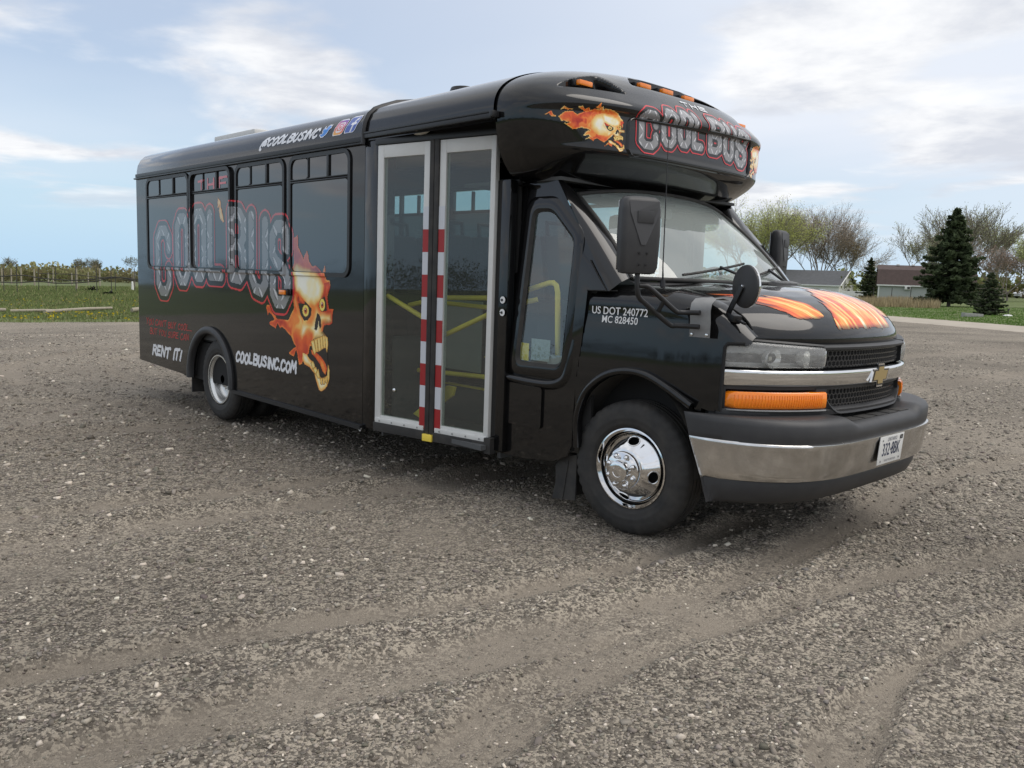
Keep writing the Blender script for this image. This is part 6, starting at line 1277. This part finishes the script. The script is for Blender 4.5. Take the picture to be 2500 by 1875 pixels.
for k, (px, dep, h, lb) in enumerate([(3, 120, 2.4, 'pale wooden post at the open end of the vineyard'), (26, 138, 2.6, 'slim pale post behind the second stake'), (50, 122, 2.5, 'broad pale post by a pale heap in the vineyard'), (82, 110, 2.3, 'pale square post between the third stakes'), (116, 119, 1.9, 'short pale post left of the tree gap'), (128, 150, 3.0, 'thick far post against the wood'), (173, 132, 2.0, 'short far post, grey topped'), (184, 84, 2.2, 'sturdy pale post touching a dark stake'), (213, 140, 2.2, 'dim post below the bare treetop'), (241, 118, 2.6, 'broad bright post where two hoses cross'), (325, 105, 2.2, 'pale post next to the wrapped sapling')]):
    p = spot(px, dep); o = part(MB().tube([(0, 0, -.2), (.02, 0, h*.6), (.03, 0, h)], [.11, .10, .095], 7), 'wooden_post', 'wood', None, 50); o.location = p; tag(o, lb, 'post', 'vineyard posts')
sp = empty('wrapped_sapling', spot(320, 88)); tag(sp, 'young sapling in a white trunk wrap near the rear of the bus', 'sapling')
part(MB().tube([(0, 0, -.1), (.03, 0, .5), (-.02, 0, 1.0)], [.16, .11, .08], 8), 'trunk_wrap', M['sign_white'], sp, 60); part(MB().tube([(-.02, 0, .95), (-.08, 0, 1.5), (-.05, .02, 2.3)], [.05, .035, .01], 5), 'stem', 'bark', sp)
for nm, a, b, r, lb in (('fence_log', (-20, 30.6), (10, 30.8), .075, 'pale log end lying on the grass at the open side'), ('fence_log', (21, 30.9), (153, 31.6), .062, 'long pale peeled log lying on the grass'), ('fence_log', (104, 30.7), (268, 34.6), .070, 'pale peeled log crossing over the long one'), ('fence_log', (317, 32.9), (350, 33.4), .095, 'short thick pale log beside the rear of the bus')):
    p, q = spot(*a), spot(*b); c = (p+q)/2; gz = lambda v: float(grass_z(np.array([v.x]), np.array([v.y]))[0]); p.z = gz(p)+r; q.z = gz(q)+r*1.3; c.z = gz(c)
    o = part(MB().tube([p-c, (p-c)*.4+(q-c)*.6+Vector((0, 0, .02)), q-c], [r, r*.92, r*.8], 9), nm, 'wood', None, 50); o.location = c; tag(o, lb, 'log', 'logs on the grass')
def clump(px, dep, s, lb, sd):
    o = empty('brush_heap', spot(px, dep)); tag(o, lb, 'brush', 'dark heaps in the meadow'); r = np.random.default_rng(sd); P = r.normal(0, .5, (260, 3))*[s, s, s*.55]; P[:, 2] = np.abs(P[:, 2]); leaf_mesh('twigs', P, .16, np.full((260, 3), .012)*r.uniform(.5, 1.6, (260, 1)), o, M['leaf'], rs=r); part(MB().tube([(-s*.5, 0, 0), (0, 0, s*.35), (s*.7, .1, s*.9)], .05, 5), 'stick', 'steel', o)
clump(220, 80, .62, 'dark brush heap with a stick standing out, under the hoses', 1); clump(263, 66, .40, 'low dark brush heap lying nearer the gravel', 2)
x, y = in_fan(1100, 15, 37, 26, 58); k = (grass_sd(x, y) > .3) & (fbm(x*.35, y*.35, 3, 33) > .02); x, y = x[k], y[k]; n = len(x); z = grass_z(x, y)+.07
leaf_mesh('dandelions', np.stack([x, y, z], -1), .085, np.array([[.62, .47, .03]])*RNG.uniform(.7, 1.1, (n, 1)), None, M['leaf'], .8); tag(bpy.data.objects['dandelions'], 'yellow dandelions dotted through the meadow grass', 'flowers', kind='stuff')
# --- right: dry grass, white house, fence, shed
a = np.radians(math.degrees(YAW)+RNG.uniform(-26.6, -20.0, 9000)); r = RNG.uniform(66, 84, 9000); x, y = CX+r*np.cos(a), CY+r*np.sin(a); kk = fbm(x*.3, y*.3, 3, 44) > -.35; x, y = x[kk], y[kk]; n = len(x)
blades('dry_grass', x, y, RNG.uniform(.3, .75, n)*(1+.35*fbm(x*.5, y*.5, 3, 45)), RNG.uniform(.015, .035, n), .45, np.array([[.40, .32, .19]])*RNG.uniform(.65, 1.2, (n, 1)), 'tall straw coloured dry grass in front of the shed', 'grass')
M['siding'] = mat('white_siding', (.80, .80, .77), .7, noise=(1.5, .3, (.55, .55, .52))); M['shingle'] = mat('grey_shingle', (.115, .118, .125), .9, noise=(2, .8, (.085, .087, .09)), bump=(8, .4, .03)); M['brown_shingle'] = mat('brown_shingle', (.085, .058, .052), .9, noise=(2.5, .8, (.06, .042, .038)), bump=(8, .4, .03)); M['shed_wall'] = mat('shed_siding', (.36, .385, .37), .8, noise=(3, .5, (.42, .42, .39))); M['fascia'] = mat('fascia_white', (.7, .7, .68), .6)
hA = math.radians(40); n_ = rh*math.cos(hA)-fh*math.sin(hA); hc = spot(2033, 138)
o = empty('white_house', hc, math.atan2(n_.y, n_.x)); tag(o, 'white house with grey shingle roof and a flue pipe on its gable', 'house')
# local x points out of the gable end; the house runs back along -x, front wall at y = 0, depth along +y
L_, D_, ev, rg = 13.5, 7.2, 1.85, 4.15
part(MB().prism([(-L_, 0), (0, 0), (0, D_), (-L_, D_)], -.6, ev, 'xy').prism([(.0, ev), (D_, ev), (D_/2, rg-.12)], -L_, 0, 'yz'), 'wall', 'siding', o)
for s, nm in ((0, 'roof'), (1, 'roof')):
    y0, y1 = (-.42, D_/2) if s == 0 else (D_+.42, D_/2); z0 = ev-.12
    part(MB().add([(-L_-.4, y0, z0), (.38, y0, z0), (.38, y1, rg), (-L_-.4, y1, rg), (-L_-.4, y0, z0-.12), (.38, y0, z0-.12), (.38, y1, rg-.12), (-L_-.4, y1, rg-.12)], [(0, 1, 2, 3), (7, 6, 5, 4), (0, 4, 5, 1), (1, 5, 6, 2), (2, 6, 7, 3), (3, 7, 4, 0)]), nm, 'shingle', o, None)
part(MB().box((-L_/2, -.44, ev-.22), (L_+.8, .05, .20)), 'eave_board', 'fascia', o)
for s in (0, 1):
    y0 = -.42 if s == 0 else D_+.42; part(MB().tube([(.41, y0, ev-.20), (.41, D_/2, rg-.08)], .10, 4), 'barge_board', 'fascia', o)
part(MB().tube([(.18, 2.0, 1.2), (.24, 2.0, 1.3), (.24, 2.0, 5.1)], .085, 8).tube([(.24, 2.0, 5.05), (.24, 2.0, 5.3)], .15, 8), 'flue_pipe', 'grey_metal', o); part(MB().box((.06, 4.6, .6), (.06, .9, 1.0)), 'window', M['steel'], o)
fn = empty('white_fence', spot(2042, 126), math.atan2(rh.y, rh.x)); tag(fn, 'low white board fence running on from the white house', 'fence')
for k in range(11): part(MB().box((.2+.40*k, 0, .40+.012*math.sin(k*5)), (.385, .04, 1.05)), 'board', 'fascia', fn)
for k in range(3): part(MB().box((2.2*k, -.06, .45), (.10, .10, 1.15)), 'post', 'siding', fn)
sh = empty('garden_shed', spot(2131, 92), math.atan2(rh.y, rh.x)-math.radians(21.5)); tag(sh, 'grey green shed with brown gambrel roof and a wall unit', 'shed')
Ls, Ds = 9.0, 5.4
part(MB().prism([(0, 0), (Ls, 0), (Ls, Ds), (0, Ds)], -.3, 1.86, 'xy').prism([(0, 1.86), (.75, 3.3), (Ds/2, 3.86), (Ds-.75, 3.3), (Ds, 1.86)], 0.02, Ls-.02, 'yz'), 'wall', 'shed_wall', sh)
for pts in ([(-.25, 1.78), (.72, 3.42)], [(.72, 3.42), (Ds/2, 3.95)], [(Ds/2, 3.95), (Ds-.72, 3.42)], [(Ds-.72, 3.42), (Ds+.25, 1.78)]):
    (y0, z0), (y1, z1) = pts; part(MB().add([(-.3, y0, z0), (Ls+.3, y0, z0), (Ls+.3, y1, z1), (-.3, y1, z1), (-.3, y0, z0-.07), (Ls+.3, y0, z0-.07), (Ls+.3, y1, z1-.07), (-.3, y1, z1-.07)], [(0, 1, 2, 3), (7, 6, 5, 4), (0, 4, 5, 1), (1, 5, 6, 2), (2, 6, 7, 3), (3, 7, 4, 0)]), 'roof_slope', 'brown_shingle', sh, None)
part(MB().box((Ls/2, -.28, 1.72), (Ls+.6, .05, .13)), 'eave_board', 'fascia', sh); part(MB().box((-.05, -.03, .8), (.12, .10, 2.0)), 'corner_board', 'fascia', sh)
ac = part(MB().box((2.75, -.18, 1.50), (.55, .34, .36), bev=.03), 'wall_unit', 'sign_white', sh); part(MB().box((2.85, -.36, 1.50), (.26, .02, .26)), 'fan_grille', 'steel', ac)
for x in (1.75, 3.25): part(MB().box((x, Ds/2-.3, 3.98), (.32, .3, .16), bev=.03), 'roof_vent', 'fascia', sh)
for px, dep, lb in ((2118, 84, 'thin dark stake by the white corner board of the shed'), (2162, 80, 'thin dark stake in dry grass, left of the wall unit'), (2208, 78, 'thin dark stake in dry grass next to the tall spruce')):
    o = part(MB().tube([(0, 0, -.2), (0, 0, 1.45)], .035, 5), 'fence_stake', 'steel', None); o.location = spot(px, dep); tag(o, lb, 'stake', 'stakes in the dry grass')
# pole, hedge, car, beam, ornament
up_ = empty('utility_pole', spot(2470, 170)); tag(up_, 'brown wooden utility pole rising behind the hedge', 'pole')
part(MB().tube([(0, 0, -.3), (-.15, .1, 9.3)], [.16, .11], 8), 'pole', 'bark', up_); part(MB().box((-.12, .1, 8.6), (.12, 1.9, .12), Matrix.Rotation(.4, 3, 'Z')), 'crossarm', 'bark', up_)
def hedge(px0, px1, dep, h, label):
    o = empty('hedge', spot((px0+px1)/2, dep)); tag(o, label, 'hedge'); c = o.location; P = []
    for t in np.linspace(0, 1, 46): q = spot(px0+(px1-px0)*t, dep)-c; m = RNG.normal(0, .38, (120, 3)); P.append(np.array(q)+m*[1, 1, 0]+np.array([0, 0, 1])*(RNG.random((120, 1))*h*(.9+.15*math.sin(t*23))))
    P = np.vstack(P); leaf_mesh('foliage', P, .30, np.array([[.075, .085, .035]])*RNG.uniform(.6, 1.3, (len(P), 1)), o, M['leaf']); part(MB().box((0, 0, .5), (.4, .4, 1.0)), 'stem', 'bark', o)
hedge(2425, 2600, 150, 2.3, 'long clipped hedge behind the parked white car')
def suv(px, dep, rz, label):
    o = empty('parked_car', spot(px, dep), rz); tag(o, label, 'car'); wht = mat('car_white', (.55, .56, .58), .3, coat=1); dk = mat('car_glass', (.02, .022, .025), .08)
    prof = [(-2.3, .35), (-2.32, .75), (-2.2, .98), (-1.95, 1.08), (-1.75, 1.52), (-1.3, 1.62), (.1, 1.64), (.55, 1.55), (1.15, 1.08), (2.0, .95), (2.3, .78), (2.33, .40), (2.2, .30), (-2.2, .30)]
    n = len(prof); V = []
    for y, k in ((-.90, .93), (-.94, 1), (.94, 1), (.90, .93)): V += [(x*(.985 if k < 1 else 1), y*(1 if z < 1.1 else .80), z) for x, z in prof]
    F = [(a*n+i, a*n+(i+1) % n, (a+1)*n+(i+1) % n, (a+1)*n+i) for a in range(3) for i in range(n)]+[tuple(range(n)), tuple(range(3*n, 4*n))]
    part(MB().add(V, F), 'body', wht, o, 40)
    for s in (-1, 1):
        for q in ([(-1.80, 1.14), (-1.62, 1.46), (-.85, 1.50), (-.85, 1.12)], [(-.78, 1.12), (-.78, 1.50), (.05, 1.51), (.05, 1.10)], [(.12, 1.10), (.12, 1.50), (.46, 1.45), (.95, 1.10)]): part(MB().add([(x, s*(.955-.19*(z-1.05)/.5), z) for x, z in q], [(0, 1, 2, 3)]), 'window', dk, o, None)
        for x in (-1.45, 1.42): part(MB().lathe([(0, 0), (.20, 0), (.21, -.02), (.33, -.02), (.34, .02), (.34, .18), (0, .18)], 20, Matrix.Translation((x, s*.96, .34)) @ Matrix.Rotation(s*pi/2, 4, 'X')), 'wheel', 'rubber', o)
    part(MB().add([(1.12, -.68, 1.11), (.56, -.62, 1.54), (.56, .62, 1.54), (1.12, .68, 1.11)], [(0, 1, 2, 3)]), 'windscreen', dk, o, None)
suv(2494, 138, math.atan2(rh.y, rh.x)+math.radians(186), 'white estate car parked in front of the hedge')
tb = part(MB().box((0, 0, .12), (1.05, .26, .22), Matrix.Rotation(.05, 3, 'Y'), .015), 'timber_beam', mat('grey_timber', (.33, .33, .31), .9, noise=(9, .7, (.22, .22, .2))), None); tb.location = spot(2362, 41.6); tb.rotation_euler = (0, 0, math.atan2(rh.y, rh.x)+.18); tag(tb, 'short grey timber beam lying on the lawn by the small spruce', 'beam')
go = empty('garden_lamp', spot(2449, 44)); tag(go, 'small black garden lamp on a pale stone in the lawn', 'lamp')
part(MB().tube([(0, 0, .05), (-.01, 0, .30), (-.02, 0, .36)], [.02, .02, .05], 8).lathe([(0, .44), (.055, .40), (.05, .35), (0, .34)], 10), 'lamp_post', 'steel', go); part(MB().lathe([(.30, -.02), (.26, .05), (.14, .11), (0, .13)], 9, Matrix.Diagonal((1, .6, 1, 1))), 'stone', M['siding'], go)
